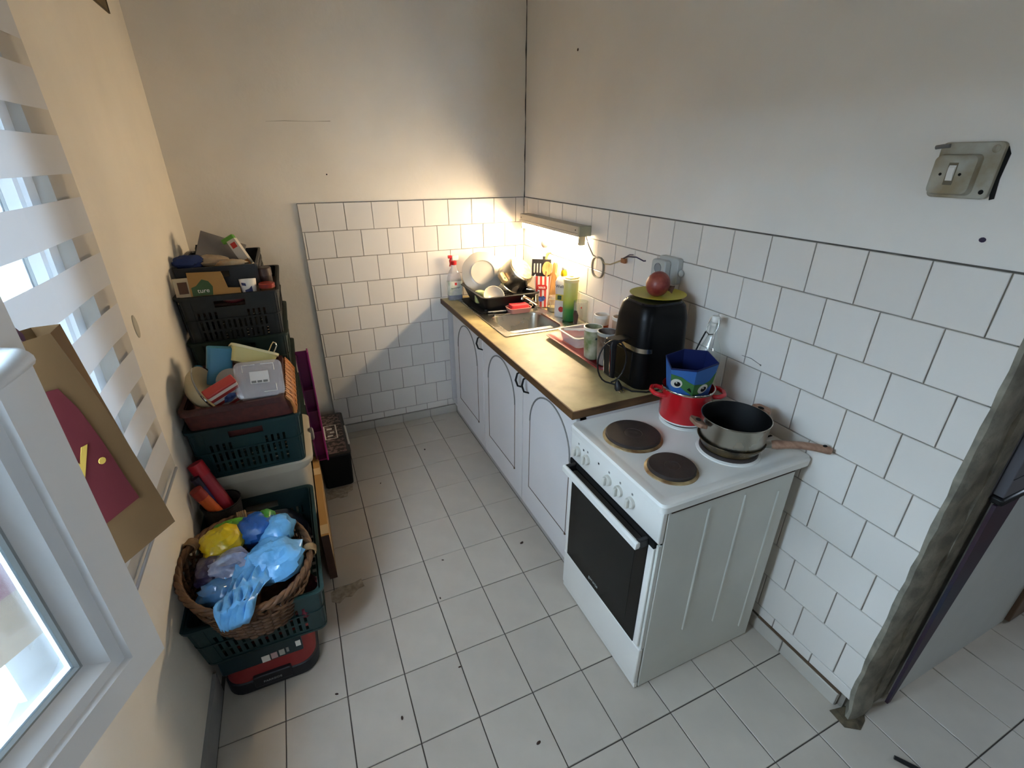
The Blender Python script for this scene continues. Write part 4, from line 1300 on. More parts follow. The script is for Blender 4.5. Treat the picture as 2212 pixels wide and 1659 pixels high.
m = M().loft([bagloop(0, 0, -W_, D_, .004), bagloop(.08, -.002, -W_, D_, .012), bagloop(.2, -.010, -W_, D_ * .9, .022), bagloop(.32, -.022, -W_ + .003, D_ * .8, .03), bagloop(H_, -.040, -W_ + .006, D_ * .7, .042)], True, False)
recalc(mk('bag_body', m, PAPERBAG, bag, smooth=22))
pts = [(-.300, .10), (-.121, .1), (-.054, .104), (-.062, .15), (-.076, .25), (-.090, .32), (-.106, .365), (-.125, .368), (-.300, .36)]


def bp(x, z, d):
    return (x, -.0012 - d, z)


mk('red_print', M().loft([[bp(x, z, 0) for x, z in pts], [bp(x, z, .0006) for x, z in pts]]), BAGRED, bag)
text(bag, 'y.', .105, (-.112, -.0024, .240), (radians(90), 0, 0), BAGYEL)
st = [(-.10, .028, .445), (-.115, .028, .475), (-.145, .030, .50), (-.19, .034, .512), (-.235, .036, .505), (-.26, .034, .47), (-.265, .03, .44)]
m = M().loft([[(x + nx * .0, y - .001, z - .010), (x, y - .001, z + .010), (x, y + .001, z + .010), (x, y + .001, z - .010)] for (x, y, z), nx in zip(st, [0] * 7)])
recalc(mk('strap', m, mat('bag_strap', '#3c1d27', .8), bag, smooth=60))
mk('hook', M().tube([(-.19, .16, .55), (-.19, .06, .54), (-.19, .03, .515), (-.19, .018, .522)], .004, 8), CHROME, bag)

solo('paint_patch', M().loft([[(x, -1.186 + r * .020 * cos(2 * pi * i / 20), 1.195 + r * .037 * sin(2 * pi * i / 20)) for i in range(20)] for x, r in ((XL - .001, 1), (XL + .002, 1), (XL + .003, .92))]), mat('patch_grey', '#a9a291', .8), 'small oval filled patch on the left wall beside the blind', 'patch', (XL, -1.186, 1.195))
vt = thing('wall_hatch', 'dark rectangular hatch high on the left wall near the far corner', 'hatch', (XL, -.6, 2.185))
mk('hatch_board', M().box(XL - .002, XL + .004, -1.0, -.262, 2.187, 2.62), mat('hatch_dark', '#62543c', .8, var=.2), vt)
for a in ((-1.0, -.262, 2.185, 2.19), (-.266, -.260, 2.185, 2.62)):
    mk('hatch_edge', M().box(XL - .002, XL + .006, *a), mat('hatch_edge_brown', '#4f432f', .8), vt)
for nm, lab, x, y, z, r, mt in (('nail_hole', 'violet-black nail hole in the plaster under the light switch', .0085, -2.403, 1.514, .007, PURPLE),
                                ('plaster_chip', 'small brown chip in the right wall near the corner crack', .0085, -.571, 2.16, .008, CARDD)):
    solo(nm, M().ball((x, y, z), r, 8, 5, .2, 1, .8), mt, lab, nm.replace('_', ' ').split()[-1], (x, y, z))
for nm, lab, x, z, r in (('plaster_dent', 'shallow pale dent high in the back wall by the corner', -.166, 2.165, .014), ('nail_hole', 'tiny dark nail hole in the back wall above the tiled area', -1.188, 1.60, .004)):
    solo(nm, M().ball((x, .012, z), r, 8, 5, 1, .12, 1), PLASTER if 'dent' in nm else BLACKM, lab, nm.split('_')[1], (x, .012, z))
solo('wall_scratch', M().tube([(-1.44, .0115, 1.848), (-1.35, .0115, 1.852), (-1.22, .0115, 1.853), (-1.13, .0115, 1.857)], [.0005, .0013, .0005, .0015], 5), mat('scratch_grey', '#9a907f', .8), 'thin horizontal scratch in the plaster of the back wall', 'scratch', (-1.28, .0115, 1.85))
solo('tile_scuff', M().tube([(-.0003, -1.86, 1.035), (-.0005, -1.90, 1.038), (-.0003, -1.937, 1.030), (-.0005, -1.945, 1.028)], [.0008, .0012, .001, .003], 5), GREYTRIM, 'dark scuff mark on the wall tiles above the red pot', 'scuff', (0, -1.9, 1.03))

# ================================================================ CRATES
def make_crate(label, loc, colour, group, l=.60, taper=(.05, .05)):
    w, h = .385, .222
    t = thing('plastic_crate', label, 'crate', loc, group, local=True)
    th = .004

    def slots(n, span, gap=.0105):
        u = [-span / 2]
        p = span / n
        for i in range(n):
            c = -span / 2 + p * (i + .5)
            u += [c - p * .22, c + p * .22]
        return u + [span / 2]
    vs = [0, .022, .060, .070, .108, .118, .148, .168, .196, h]

    def wall(n, width, handle):
        us = slots(n, width)

        def solid(i, j):
            s = i % 2 == 1
            c = abs((us[i] + us[i + 1]) / 2)
            if c > width / 2 - .03:
                return True
            if j in (1, 3):
                return not s
            if j == 5:
                return not (s and c > width * .16)
            if j == 7 and handle:
                return c > .062
            return True
        return us, solid
    us, sl = wall(17, w - .02, True)
    for s in (-1, 1):
        mk('end_panel', gridpanel(us, vs, sl, th, (0, s * (l / 2 - .006), 0), (1, 0, 0), (0, 0, 1), (0, -1, 0)), colour, t)
    us2, sl2 = wall(26, l - .02, True)
    for s in (-1, 1):
        mk('long_panel', gridpanel(us2, vs, sl2, th, (s * (w / 2 - .006), 0, 0), (0, 1, 0), (0, 0, 1), (s, 0, 0)), colour, t)
    mk('crate_floor', gridpanel([-w / 2 + .01 + i * (w - .02) / 16 for i in range(17)], [-l / 2 + .01 + i * (l - .02) / 24 for i in range(25)], lambda i, j: not (i % 2 == 1 and j % 2 == 1), .004, (0, 0, .0), (1, 0, 0), (0, 1, 0), (0, 0, 1)), colour, t)
    for z0, z1, o in ((h - .012, h, .010), (.112, .118, .004), (.0, .010, .003)):
        x, y = w / 2, l / 2
        mk('rim' if z0 > .2 else 'rib', M().loft([rrect(-x - o, x + o, -y - o, y + o, .03, z0), rrect(-x - o, x + o, -y - o, y + o, .03, z1), rrect(-x + .008, x - .008, -y + .008, y - .008, .022, z1), rrect(-x + .008, x - .008, -y + .008, y - .008, .022, z0)], ring=True), colour, t, smooth=40)
    for sx in (-1, 1):
        for sy in (-1, 1):
            m = M()
            cx, cy = sx * (w / 2 - .028), sy * (l / 2 - .028)
            arc = [(cx + sx * r * cos(a), cy + sy * r * sin(a)) for r, aa in ((.029, [0, 22, 45, 68, 90]), (.024, [90, 68, 45, 22, 0])) for a in [radians(q) for q in aa]]
            arc = [(cx + sx * .029, cy - sy * .02)] + arc[:5] + [(cx - sx * .02, cy + sy * .029), (cx - sx * .02, cy + sy * .024)] + arc[5:] + [(cx + sx * .024, cy - sy * .02)]
            m.loft([[(x, y, .0) for x, y in arc], [(x, y, h - .005) for x, y in arc]])
            recalc(mk('corner_post', m, colour, t, smooth=40))
    for ch in t.children:
        for v in ch.data.vertices:
            f = 1 - v.co.z / h
            v.co.x *= 1 - taper[0] * f
            v.co.y *= 1 - taper[1] * f
    return t


GRP = 'plastic crates along the left wall'
# column in the far corner
XC = -1.7145
cr0 = make_crate('lower dark green crate of the corner stack, second from its top', (XC, -.358, .728), GREENC, GRP)
crt = make_crate('blackish green crate full of packets, topmost big crate of the corner stack', (XC, -.358, .930), DARKC, GRP)
for i, z in enumerate((.507, .284, .061)):
    dup(cr0, (XC, -.358, z), ['dark green crate of the corner stack, third from its top behind the wicker tray', 'dark green crate of the corner stack, second from the floor', 'dark green crate at the very bottom of the corner stack'][i])
solo('base_board', M().box(-1.89, -1.53, -.64, -.07, 0, .058), CARDD, 'brown board under the bottom crate in the far corner', 'board', (-1.7, -.35, 0))

# black tray on top
tb = thing('black_basket', 'small black plastic basket on top of the corner stack', 'basket', (-1.745, -.31, 1.155))
us = [-.155, -.14, -.05, -.03, .03, .05, .14, .155]
mk('basket_front', gridpanel([-.155, -.045, .045, .155], [0, .02, .05, .075, .095], lambda i, j: not (i == 1 and j == 2), .004, (-1.745, -.545, 1.155), (1, 0, 0), (0, 0, 1), (0, -1, 0)), BLACKP, tb)
mk('basket_back', gridpanel([-.155, -.045, .045, .155], [0, .02, .05, .075, .095], lambda i, j: True, .004, (-1.745, -.075, 1.155), (1, 0, 0), (0, 0, 1), (0, 1, 0)), BLACKP, tb)
for s in (-1, 1):
    mk('basket_side', gridpanel([-.235 + .0294 * i for i in range(17)], [0, .02, .04, .06, .075, .095], lambda i, j: not (i % 2 == 1 and j in (1, 3)), .004, (-1.745 + s * .155, -.31, 1.155), (0, 1, 0), (0, 0, 1), (s, 0, 0)), BLACKP, tb)
mk('basket_floor', M().box(-1.90, -1.59, -.545, -.075, 1.155, 1.159), BLACKP, tb)
mk('basket_rim', M().loft([rrect(-1.906, -1.584, -.553, -.067, .02, 1.245), rrect(-1.906, -1.584, -.553, -.067, .02, 1.252), rrect(-1.897, -1.593, -.544, -.076, .02, 1.252), rrect(-1.897, -1.593, -.544, -.076, .02, 1.245)], ring=True), BLACKP, tb)
solo('tablet_box', M().box(-.095, .095, -.012, .012, -.065, .065), mat('grey_box', '#6c6662', .6), 'flat grey box leaning in the black basket on the stack', 'box', (-1.735, -.33, 1.285), rot=(radians(-38), radians(24), radians(6)), local=True, bev=.002)
ctn = thing('carton', 'narrow white carton with a green flap in the black basket', 'carton', (-1.655, -.36, 1.275), local=True, rot=(radians(-12), radians(-28), radians(-12)))
mk('carton_body', M().box(-.020, .020, -.015, .015, -.085, .065), mat('carton_white', '#c3bcb0', .5), ctn)
mk('green_flap', M().box(-.040, .020, -.014, .014, .062, .085), GREEN, ctn, bev=.004)
mk('dark_print', M().box(-.012, .012, -.0162, -.0148, .025, .050), lettering_red, ctn)
mk('orange_print', M().box(-.018, .018, -.0162, -.0148, -.08, -.04), mat('print_orange', '#9a6a36', .5), ctn)


def crumple(nm, label, cat, loc, r, s, material, seed, amp=.35, rot=(0, 0, 0), n=22, group=None, det=3.2):
    rnd_ = random.Random(seed)
    ph = [(Vector((rnd_.gauss(0, 1), rnd_.gauss(0, 1), rnd_.gauss(0, 1))) * det * rnd_.choice((.5, 1, 1.7)), rnd_.uniform(0, 6.3)) for _ in range(9)]
    m = M().ball((0, 0, 0), 1, n, n * 2 // 3)
    out = []
    for p in m.v:
        v = Vector(p)
        d = sum(abs(sin(v.dot(q) + a)) for q, a in ph) / len(ph) - .6
        v = v * (1 + amp * d * 2.2)
        out.append((v.x * r * s[0], v.y * r * s[1], v.z * r * s[2]))
    m.v = out
    return solo(nm, m, material, label, cat, loc, smooth=38, rot=rot, local=True, group=group)


crumple('cloth_bag', 'crumpled dark blue fabric bag at the left of the black basket', 'bag', (-1.855, -.47, 1.262), .06, (1.0, .7, .55), mat('blue_fabric', '#1e2f5c', .85), 4, .4)
crumple('bread_packet', 'pale beige plastic packet lying in the black basket', 'packet', (-1.77, -.44, 1.258), .06, (1.25, .8, .45), mat('beige_film', '#a08c72', .35, var=.2, vscale=30), 5, .35)
crumple('snack_packet', 'light tan packet with orange patch at the front of the black basket', 'packet', (-1.69, -.48, 1.245), .05, (1.3, .6, .45), mat('tan_film', '#a5835c', .35, col2='#b9a88c', vscale=25), 6, .3)
crumple('dark_pouch', 'small black pouch at the back of the black basket', 'pouch', (-1.82, -.22, 1.27), .05, (.8, .8, .7), BLACKM, 8, .3)
# front of the topmost crate
fill = solo('cardboard_filler', M().box(-1.89, -1.54, -.60, -.10, 1.05, 1.10), CARDD, 'brown cardboard under the packets in the topmost crate', 'cardboard', (-1.7, -.35, 1.05))
bx = thing('tea_box', 'small cream box with a brown window at the left of the top crate', 'box', (-1.872, -.615, 1.178), local=True, rot=(radians(-14), 0, radians(4)))
mk('box_body', M().box(-.032, .032, -.018, .018, -.06, .045), mat('cream_box', '#b5a68a', .6), bx, bev=.002)
mk('brown_window', M().box(-.018, .016, -.0195, -.0175, -.02, .028), CARDD, bx)
bx = thing('cereal_box', 'kraft cardboard box with a green leaf print lying in the top crate', 'box', (-1.765, -.61, 1.192), local=True, rot=(radians(-22), 0, radians(3)))
mk('box_body', M().prism([(-.085, -.06), (.10, -.075), (.10, -.03), (.055, -.025), (.04, .045), (-.085, .05)], 1, -.018, .018), CARD, bx)
mk('green_print', M().prism([(-.078, -.05), (-.005, -.05), (.0, -.015), (-.012, .008), (-.035, .018), (-.06, -.008), (-.078, -.014)], 1, -.0195, -.0178), mat('leaf_green', '#2f4f2a', .6), bx)
text(bx, 'ture', .026, (-.036, -.0205, -.030), (radians(90), 0, 0), lettering_white)
cup_ = thing('cream_tub', 'white tub with dark blue print at the front of the top crate', 'tub', (-1.632, -.615, 1.108), local=True, rot=(radians(-10), 0, 0))
mk('tub_body', M().lathe([(.026, 0), (.034, .088), (.034, .092), (.028, .092), (.024, .07)], 22, cap1=True), WHITEP, cup_, smooth=40)
mk('blue_print', M().loft([[((.0272 + .0093 * z / .1 + d) * sin(a), -(.0272 + .0093 * z / .1 + d) * cos(a), z) for a, z in ((-.5, .02), (.2, .015), (.55, .03), (.45, .062), (.1, .05), (-.45, .045))] for d in (.0, .0008)]), NAVYP, cup_)
mk('blue_print', M().loft([[((.0272 + .0093 * z / .1 + d) * sin(a), -(.0272 + .0093 * z / .1 + d) * cos(a), z) for a, z in ((-.75, .066), (-.2, .062), (-.2, .074), (-.75, .078))] for d in (.0, .0008)]), NAVYP, cup_)
crumple('foil_packet', 'dark maroon foil packet beside the white tub', 'packet', (-1.70, -.625, 1.125), .035, (1.2, .7, .6), mat('maroon_foil', '#4a141b', .3), 21, .3)
jj = thing('spice_jar', 'jar with dark brown lid at the right of the top crate', 'jar', (-1.568, -.50, 1.10))
mk('jar_body', M().lathe([(.03, 0), (.032, .004), (.032, .09)], 20, (-1.568, -.50, 1.10)), mat('jar_dark', '#2a1d17', .3), jj, smooth=40)
mk('jar_lid', M().lathe([(.034, .09), (.034, .122), (.03, .126)], 20, (-1.568, -.50, 1.10)), mat('lid_brown', '#3d2d27', .4), jj, smooth=40)
jj = thing('jam_jar', 'jar with red lid in front of the brown-lidded jar', 'jar', (-1.56, -.60, 1.10))
mk('jar_body', M().lathe([(.028, 0), (.031, .004), (.031, .055)], 20, (-1.56, -.60, 1.10)), mat('jam_amber', '#5a3b22', .25), jj, smooth=40)
mk('jar_lid', M().lathe([(.033, .055), (.033, .072), (.03, .075)], 20, (-1.56, -.60, 1.10)), mat('lid_red', '#8a2a20', .35), jj, smooth=40)

# ---------------------------------------------------------------- middle: white cabinet, crate, woven basket
wc = thing('white_bin', 'tall off-white plastic chest under the middle green crate', 'chest', (-1.715, -.88, 0))
mk('chest_body', M().loft([rrect(-1.905, -1.532, -1.115, -.675, .035, .004), rrect(-1.908, -1.528, -1.118, -.672, .04, .50), rrect(-1.908, -1.528, -1.118, -.672, .04, .505)]), mat('offwhite_plastic', '#a39a8a', .5, var=.06), wc, smooth=40)
mk('chest_lid', M().loft([rrect(-1.908, -1.515, -1.1185, -.668, .045, .50), rrect(-1.908, -1.500, -1.1185, -.666, .05, .512), rrect(-1.908, -1.497, -1.1185, -.668, .05, .532), rrect(-1.90, -1.51, -1.11, -.68, .04, .54)]), mat('offwhite_lid', '#a9a090', .5), wc, smooth=40)
mk('lid_latch', M().lathe([(.03, 0), (.03, .012), (.02, .016)], 18).move(Matrix.Translation((-1.50, -.86, .515)) @ Matrix.Rotation(radians(90), 4, 'Y')), GREYTRIM, wc, smooth=40)
crm = make_crate('teal-green crate on the white chest, holding the woven brown basket', (-1.712, -.897, .5405), TEAL, GRP, .455, (.04, .05))

wb = thing('woven_basket', 'low rectangular woven brown basket with an orange right end', 'basket', (-1.715, -.9, .70))


def wloop(z, x0, x1, y0, y1, r=.02):
    return rrect(x0, x1, y0, y1, r, z, 4)


wv = M().loft([wloop(.70, -1.875, -1.535, -1.10, -.69), wloop(.76, -1.89, -1.53, -1.118, -.68), wloop(.84, -1.900, -1.555, -1.13, -.67), wloop(.845, -1.900, -1.555, -1.13, -.67), wloop(.84, -1.888, -1.567, -1.118, -.682), wloop(.71, -1.868, -1.545, -1.09, -.70)])
mk('basket_body', wv, MAROON, wb, smooth=40)
mk('rim_band', M().loft([wloop(.828, -1.905, -1.552, -1.136, -.666), wloop(.85, -1.905, -1.556, -1.136, -.666), wloop(.85, -1.889, -1.571, -1.12, -.682), wloop(.828, -1.889, -1.571, -1.12, -.682)], ring=True), mat('rim_maroon', '#3d1a16', .6, var=.3, vscale=80), wb, smooth=40)
for i in range(20):
    y = -1.115 + i * .0225
    mk('weave_strand', M().tube([(-1.5285 + .001 * (i % 2), y, .755), (-1.525 + .004 * (i % 2), y + .004, .785), (-1.536 + .003 * ((i + 1) % 2), y + .008, .815), (-1.551, y + .010, .838)], .0072, 6), ORANGEW, wb, smooth=60)
for i in range(6):
    y = -1.10 + i * .07
    mk('cross_strand', M().tube([(-1.528, y, .76), (-1.522, y + .03, .785), (-1.533, y + .055, .815), (-1.548, y + .07, .835)], .005, 6), MAROON, wb, smooth=60)
lb = solo('lunch_box', M().loft([rrect(-.045, .045, -.028, .028, .015, z * .15) for z in (-.5, -.47, .47, .5)]), mat('sky_blue_plastic', '#3f7d9c', .4), 'sky blue plastic box standing upright in the woven basket', 'box', (-1.775, -.90, .925), rot=(radians(-8), radians(14), radians(8)), local=True, bev=.004)
yc = thing('butter_tub', 'pale yellow plastic tub tilted in the woven basket', 'tub', (-1.67, -.88, .90), local=True, rot=(radians(-25), radians(26), radians(4)))
mk('tub_body', M().loft([rrect(-.075, .075, -.05, .05, .02, 0), rrect(-.085, .085, -.06, .06, .022, .06)]), mat('pale_yellow', '#c6b877', .4), yc, smooth=40)
mk('tub_lid', M().loft([rrect(-.09, .09, -.065, .065, .024, .058), rrect(-.09, .09, -.065, .065, .024, .068)]), mat('pale_yellow_lid', '#cfc59a', .4), yc, smooth=40)
solo('wire_whisk', M().tube([(-1.64, -.86, .86), (-1.575, -.87, .975), (-1.566, -.872, .985), (-1.558, -.876, .980), (-1.556, -.88, .970), (-1.612, -.885, .87)], .0028, 6), CHROME, 'thin steel wire handle sticking up at the back of the woven basket', 'whisk', (-1.6, -.87, .86), smooth=60)
mb = thing('mixing_bowl', 'cream bowl standing on edge at the left of the woven basket', 'bowl', (0, 0, 0), local=True)
mk('bowl_body', M().lathe([(.04, 0), (.05, .002), (.08, .03), (.095, .065), (.092, .065), (.076, .033), (.045, .008), (0, .007)], 32, cap1=False), mat('cream_bowl', '#b5a888', .4), mb, smooth=40)
mk('bowl_rim', M().lathe([(.0945, .062), (.097, .066), (.0945, .069), (.091, .066)], 32, cap0=False, cap1=False), CHROME, mb, smooth=50)
mb.rotation_euler = Vector((.88, -.10, .35)).to_track_quat('Z', 'Y').to_euler()
mb.location = (-1.868, -1.01, .860)
stt = thing('striped_bowl', 'red and white striped card cup lying in the woven basket', 'cup', (-1.755, -1.06, .865), local=True, rot=(radians(28), radians(-20), radians(20)))
STR2 = mat_ramp('bowl_stripes', [(0, '#c9bfb4'), (.5, '#a8322a')], 2, period=.034, rough=.5, const=True)
mk('cup_body', M().loft([[(x, -.02, z) for x, z in ((-.045, -.062), (.045, -.062), (.058, .062), (-.058, .062))], [(x, .02, z) for x, z in ((-.045, -.062), (.045, -.062), (.058, .062), (-.058, .062))]]), STR2, stt, bev=.004)
mk('blue_print', M().loft([[(x, y, z) for x, z in ((-.02, -.015), (0, -.028), (.026, -.018), (.03, .004), (.012, .02), (-.01, .012))] for y in (-.0205, -.0215)]), mat('blotch_navy', '#27345f', .5, col2='#5a6f9f', vscale=60), stt)
solo('round_card', M().lathe([(.05, 0), (.052, .002), (.052, .006), (0, .006)], 26), mat('grey_card', '#8e8880', .6), 'round grey card disc behind the striped cup in the woven basket', 'disc', (-1.735, -.99, .885), rot=(radians(55), 0, radians(15)), local=True)
pb = thing('plastic_box', 'clear plastic box with a white paper label tilted in the woven basket', 'box', (-1.632, -1.035, .885), local=True, rot=(radians(42), radians(4), radians(4)))
mk('box_body', M().loft([rrect(-.072, .072, -.066, .066, .02, -.06), rrect(-.078, .078, -.072, .072, .022, .018)]), CLEARP, pb, smooth=40)
mk('box_lid', M().loft([rrect(-.084, .084, -.078, .078, .024, .016), rrect(-.084, .084, -.078, .078, .024, .026), rrect(-.078, .078, -.072, .072, .022, .030)]), CLEARP, pb, smooth=40)
pl_ = mk('paper_label', M().box(-.032, .034, -.022, .030, .0305, .0312), mat('label_paper', '#c9c4bf', .6), pb)
for i in range(3):
    mk('label_print', M().box(-.028 + i * .02, -.012 + i * .02, -.019, -.010, .0312, .0318), GREYTRIM, pl_)
for sx_, sy_ in ((-1, 1), (1, 1), (1, -1)):
    mk('moulded_line', M().tube([(sx_ * .055, sy_ * .03, .0306), (sx_ * .055, sy_ * .06, .0306), (sx_ * .01, sy_ * .06, .0306)], .0014, 5), WHITEP, pb)

# magenta tray, black box, cardboard in the gap on the right
mg = thing('magenta_tray', 'magenta plastic tray with ribs standing on end beside the crates', 'tray', (-1.478, -.63, .232))
mk('tray_back', M().box(-1.503, -1.447, -.612, -.606, .232, .835), MAGENTA, mg)
mk('tray_edge', M().box(-1.452, -1.444, -.668, -.606, .232, .845), mat('magenta_edge', '#8d1f68', .35), mg, bev=.002)
mk('tray_edge', M().box(-1.503, -1.497, -.655, -.606, .232, .82), MAGENTA, mg)
for z in (.232, .40, .52, .64):
    mk('rib', M().box(-1.497, -1.452, -.655, -.606, z, z + .006), MAGENTA, mg)
bk = thing('tool_case', 'black box with a printed lid on the floor by the back wall tiles', 'box', (-1.415, -.35, 0))
mk('case_body', M().loft([rrect(-1.486, -1.338, -.60, -.11, .02, .004), rrect(-1.490, -1.328, -.606, -.105, .02, .205)]), BLACKM, bk, smooth=40)
mk('case_lid', M().loft([rrect(-1.493, -1.325, -.609, -.102, .02, .205), rrect(-1.493, -1.325, -.609, -.102, .02, .214), rrect(-1.485, -1.333, -.60, -.11, .02, .218)]), BLACKP, bk, smooth=40)
pr_ = mk('printed_sheet', M().box(-1.480, -1.345, -.59, -.13, .2182, .2192), mat('lid_print', '#6d5a57', .5, col2='#1c1718', vscale=45, lo=.45, hi=.52), bk)
for i, (a, b, c_, d_) in enumerate(((-1.445, -1.375, -.43, -.425), (-1.445, -1.375, -.27, -.265), (-1.447, -1.440, -.43, -.265), (-1.382, -1.375, -.43, -.265), (-1.43, -1.40, -.40, -.385), (-1.415, -1.39, -.36, -.345), (-1.43, -1.40, -.32, -.30))):
    mk('white_line', M().box(a, b, c_, d_, .2192, .2197), lettering_white, pr_)
mk('white_strip', M().tube([(-1.327, -.52, .216), (-1.327, -.30, .216)], .006, 8), WHITEP, bk)
cbx = thing('cardboard_box', 'narrow taped cardboard box on the floor beside the white chest', 'box', (-1.51, -.96, 0))
mk('box_body', M().box(-1.524, -1.494, -1.265, -.62, .004, .245), CARD, cbx)
mk('brown_end', M().box(-1.5245, -1.4935, -1.2665, -1.2648, .0, .243), CARDD, cbx)
for y in (-1.255, -.80):
    mk('tape_strip', M().box(-1.5245, -1.4935, y, y + .06, .2445, .246), TAPE, cbx)
mk('tape_strip', M().box(-1.4945, -1.4932, -1.255, -.65, .11, .15), TAPE, cbx)

# ---------------------------------------------------------------- front: toolbox, crate, wicker
tbx = thing('toolbox', 'red and black toolbox on the floor under the front crate', 'toolbox', (-1.738, -1.44, 0))


def tl(o, z, r=.06):
    return rrect(-1.888 + o, -1.592 - o, -1.682 + o, -1.20 - o, r, z, 6)


mk('black_base', M().loft([tl(.010, .003), tl(.0, .012), tl(.0, .058), tl(.004, .062)]), mat('toolbox_black', '#15171d', .5), tbx, smooth=40)
mk('red_body', M().loft([tl(.004, .058), tl(.006, .075), tl(.022, .115, .05), tl(.026, .193, .05), tl(.034, .197, .05)]), mat('toolbox_red', '#7c2524', .4), tbx, smooth=40)
mk('base_bumper', M().loft([rrect(-1.80, -1.68, -1.689, -1.67, .006, z, 3) for z in (.03, .078)]), mat('toolbox_black2', '#15171d', .5), tbx, bev=.004)
mk('dark_front_panel', M().box(-1.885, -1.632, -1.664, -1.650, .108, .192), mat('toolbox_teal', '#10282e', .35), tbx, bev=.004)
for x0, x1, z0, z1, mt in ((-1.762, -1.737, .112, .140, lettering_white), (-1.733, -1.713, .115, .142, mat('label_pinkish', '#b59a98', .6)), (-1.707, -1.690, .118, .144, mat('label_greyish', '#a5a59b', .6)), (-1.684, -1.676, .124, .145, mat('label_grey2', '#7f8481', .6)), (-1.652, -1.636, .135, .160, lettering_white)):
    mk('paper_tag', M().box(x0, x1, -1.6655, -1.6638, z0, z1), mt, tbx)
text(tbx, 'PARKSIDE', .012, (-1.742, -1.6895, .050), (radians(90), 0, 0), GREYP, 'brand_lettering', sx=1.1)
crf = make_crate('teal-green crate on the red toolbox, under the oval wicker basket', (-1.7225, -1.430, .198), TEAL, GRP, .60, (.06, .16))
nv = crumple('navy_cloth', 'dark navy cloth filling the back of the front crate', 'cloth', (-1.68, -1.27, .30), .115, (1.10, 1.0, .85), NAVY, 31, .22)
crumple('maroon_cloth', 'dark red cloth edge beside the wicker basket in the front crate', 'cloth', (-1.60, -1.62, .315), .075, (.8, 1.1, .75), mat('maroon_cloth_mat', '#571320', .8), 33, .25)
pot_ = thing('mesh_pot', 'dark mesh pot holding coloured rolls in the front crate by the wall', 'pot', (-1.835, -1.235, .36))
c = (-1.835, -1.235, .36)
mk('pot_body', M().lathe([(.052, 0), (.056, .004), (.066, .15), (.063, .15), (.053, .008), (0, .007)], 26, c, True, False), mat('mesh_dark', '#1f1a17', .6, bump=.8, bscale=250), pot_, smooth=40)
mk('wire_rim', M().tube([(c[0] + .066 * cos(2 * pi * i / 24), c[1] + .066 * sin(2 * pi * i / 24), c[2] + .152) for i in range(24)], .003, 6, closed=True), BLACKM, pot_, smooth=60)
for nm, lab, p, q, r, mt, cap in (('plastic_roll', 'red wrapped roll leaning to the wall in the mesh pot', (-1.80, -1.225, .39), (-1.893, -1.17, .655), .026, mat('roll_red', '#93222f', .45), mat('roll_red_cap', '#a5121f', .35)),
                                  ('plastic_roll', 'orange roll, frontmost in the mesh pot', (-1.815, -1.262, .39), (-1.893, -1.262, .60), .020, mat('roll_orange', '#b5501f', .45), mat('roll_red_cap2', '#8a2a1f', .4)),
                                  ('plastic_roll', 'dark blue roll between the red and the orange one', (-1.83, -1.232, .39), (-1.896, -1.214, .62), .014, mat('roll_blue', '#1c2058', .45), mat('roll_cap_dark', '#2a2230', .4))):
    t = thing(nm, lab, 'roll', p)
    v = Vector(q) - Vector(p)
    mk('roll_body', M().cyl(p, Vector(p) + v * .82, r, 16), mt, t, smooth=40)
    mk('roll_end', M().cyl(Vector(p) + v * .82, q, r * 1.06, 16), cap, t, smooth=40)

# oval wicker basket
ow = thing('wicker_basket', 'oval brown wicker basket of plastic bags on the front crate', 'basket', (-1.728, -1.575, .36))
CX, CY, RA, RB = -1.732, -1.580, .184, .222


def tz(x, y, z):
    return z - .024 - .16 * (x - CX) + .02 * (y - CY)


def oval(s, z, wob=0.0, ph=0.0, n=56, lift=0.0):
    out = []
    for i in range(n):
        a = 2 * pi * i / n
        x, y = CX + RA * s * cos(a), CY + RB * s * sin(a)
        out.append((x, y, tz(x, y, z) + wob * sin(a * 14 + ph)))
    return out


mk('basket_base', M().loft([oval(.76, .366), oval(.78, .372)]), WICKER, ow)
wv = M()
for j in range(11):
    f = j / 10
    wv.tube([(CX + RA * (s_) * cos(a), CY + RB * (s_) * sin(a), tz(CX + RA * s_ * cos(a), CY + RB * s_ * sin(a), .370 + .104 * f)) for a, s_ in [(2 * pi * i / 84, (.78 + .16 * f) + .022 * (1 if (i // 2 + j) % 2 else -1)) for i in range(84)]], .0058, 5, closed=True)
w_ = mk('weave', wv, WICKER, ow, smooth=60)
w_['kind'] = 'stuff'
for k in range(28):
    a = 2 * pi * (k + .5) / 28
    mk('stake', M().tube([(CX + RA * s * cos(a), CY + RB * s * sin(a), tz(CX + RA * s * cos(a), CY + RB * s * sin(a), z)) for s, z in ((.78, .368), (.86, .42), (.94, .475), (.99, .515))], .0045, 5), WICKER, ow, smooth=60)
for k in range(24):
    a = 2 * pi * k / 24
    for sgn in (-1, 1):
        b = a + sgn * .26
        mk('lattice', M().tube([(CX + RA * .915 * cos(a), CY + RB * .915 * sin(a), tz(CX + RA * .9 * cos(a), CY + RB * .9 * sin(a), .472)), (CX + RA * .985 * cos(b), CY + RB * .985 * sin(b), tz(CX + RA * .985 * cos(b), CY + RB * .985 * sin(b), .518))], .0050, 5), WICKER, ow)
for j, ph in enumerate((0, 2.1, 4.2)):
    mk('rim_braid', M().tube([(CX + RA * (1 + .028 * cos(a * 13 + ph)) * cos(a), CY + RB * (1 + .022 * cos(a * 13 + ph)) * sin(a), tz(CX + RA * cos(a), CY + RB * sin(a), .524 + .0075 * sin(a * 13 + ph))) for a in [2 * pi * i / 110 for i in range(110)]], .0074, 6, closed=True), WICKER, ow, smooth=60)
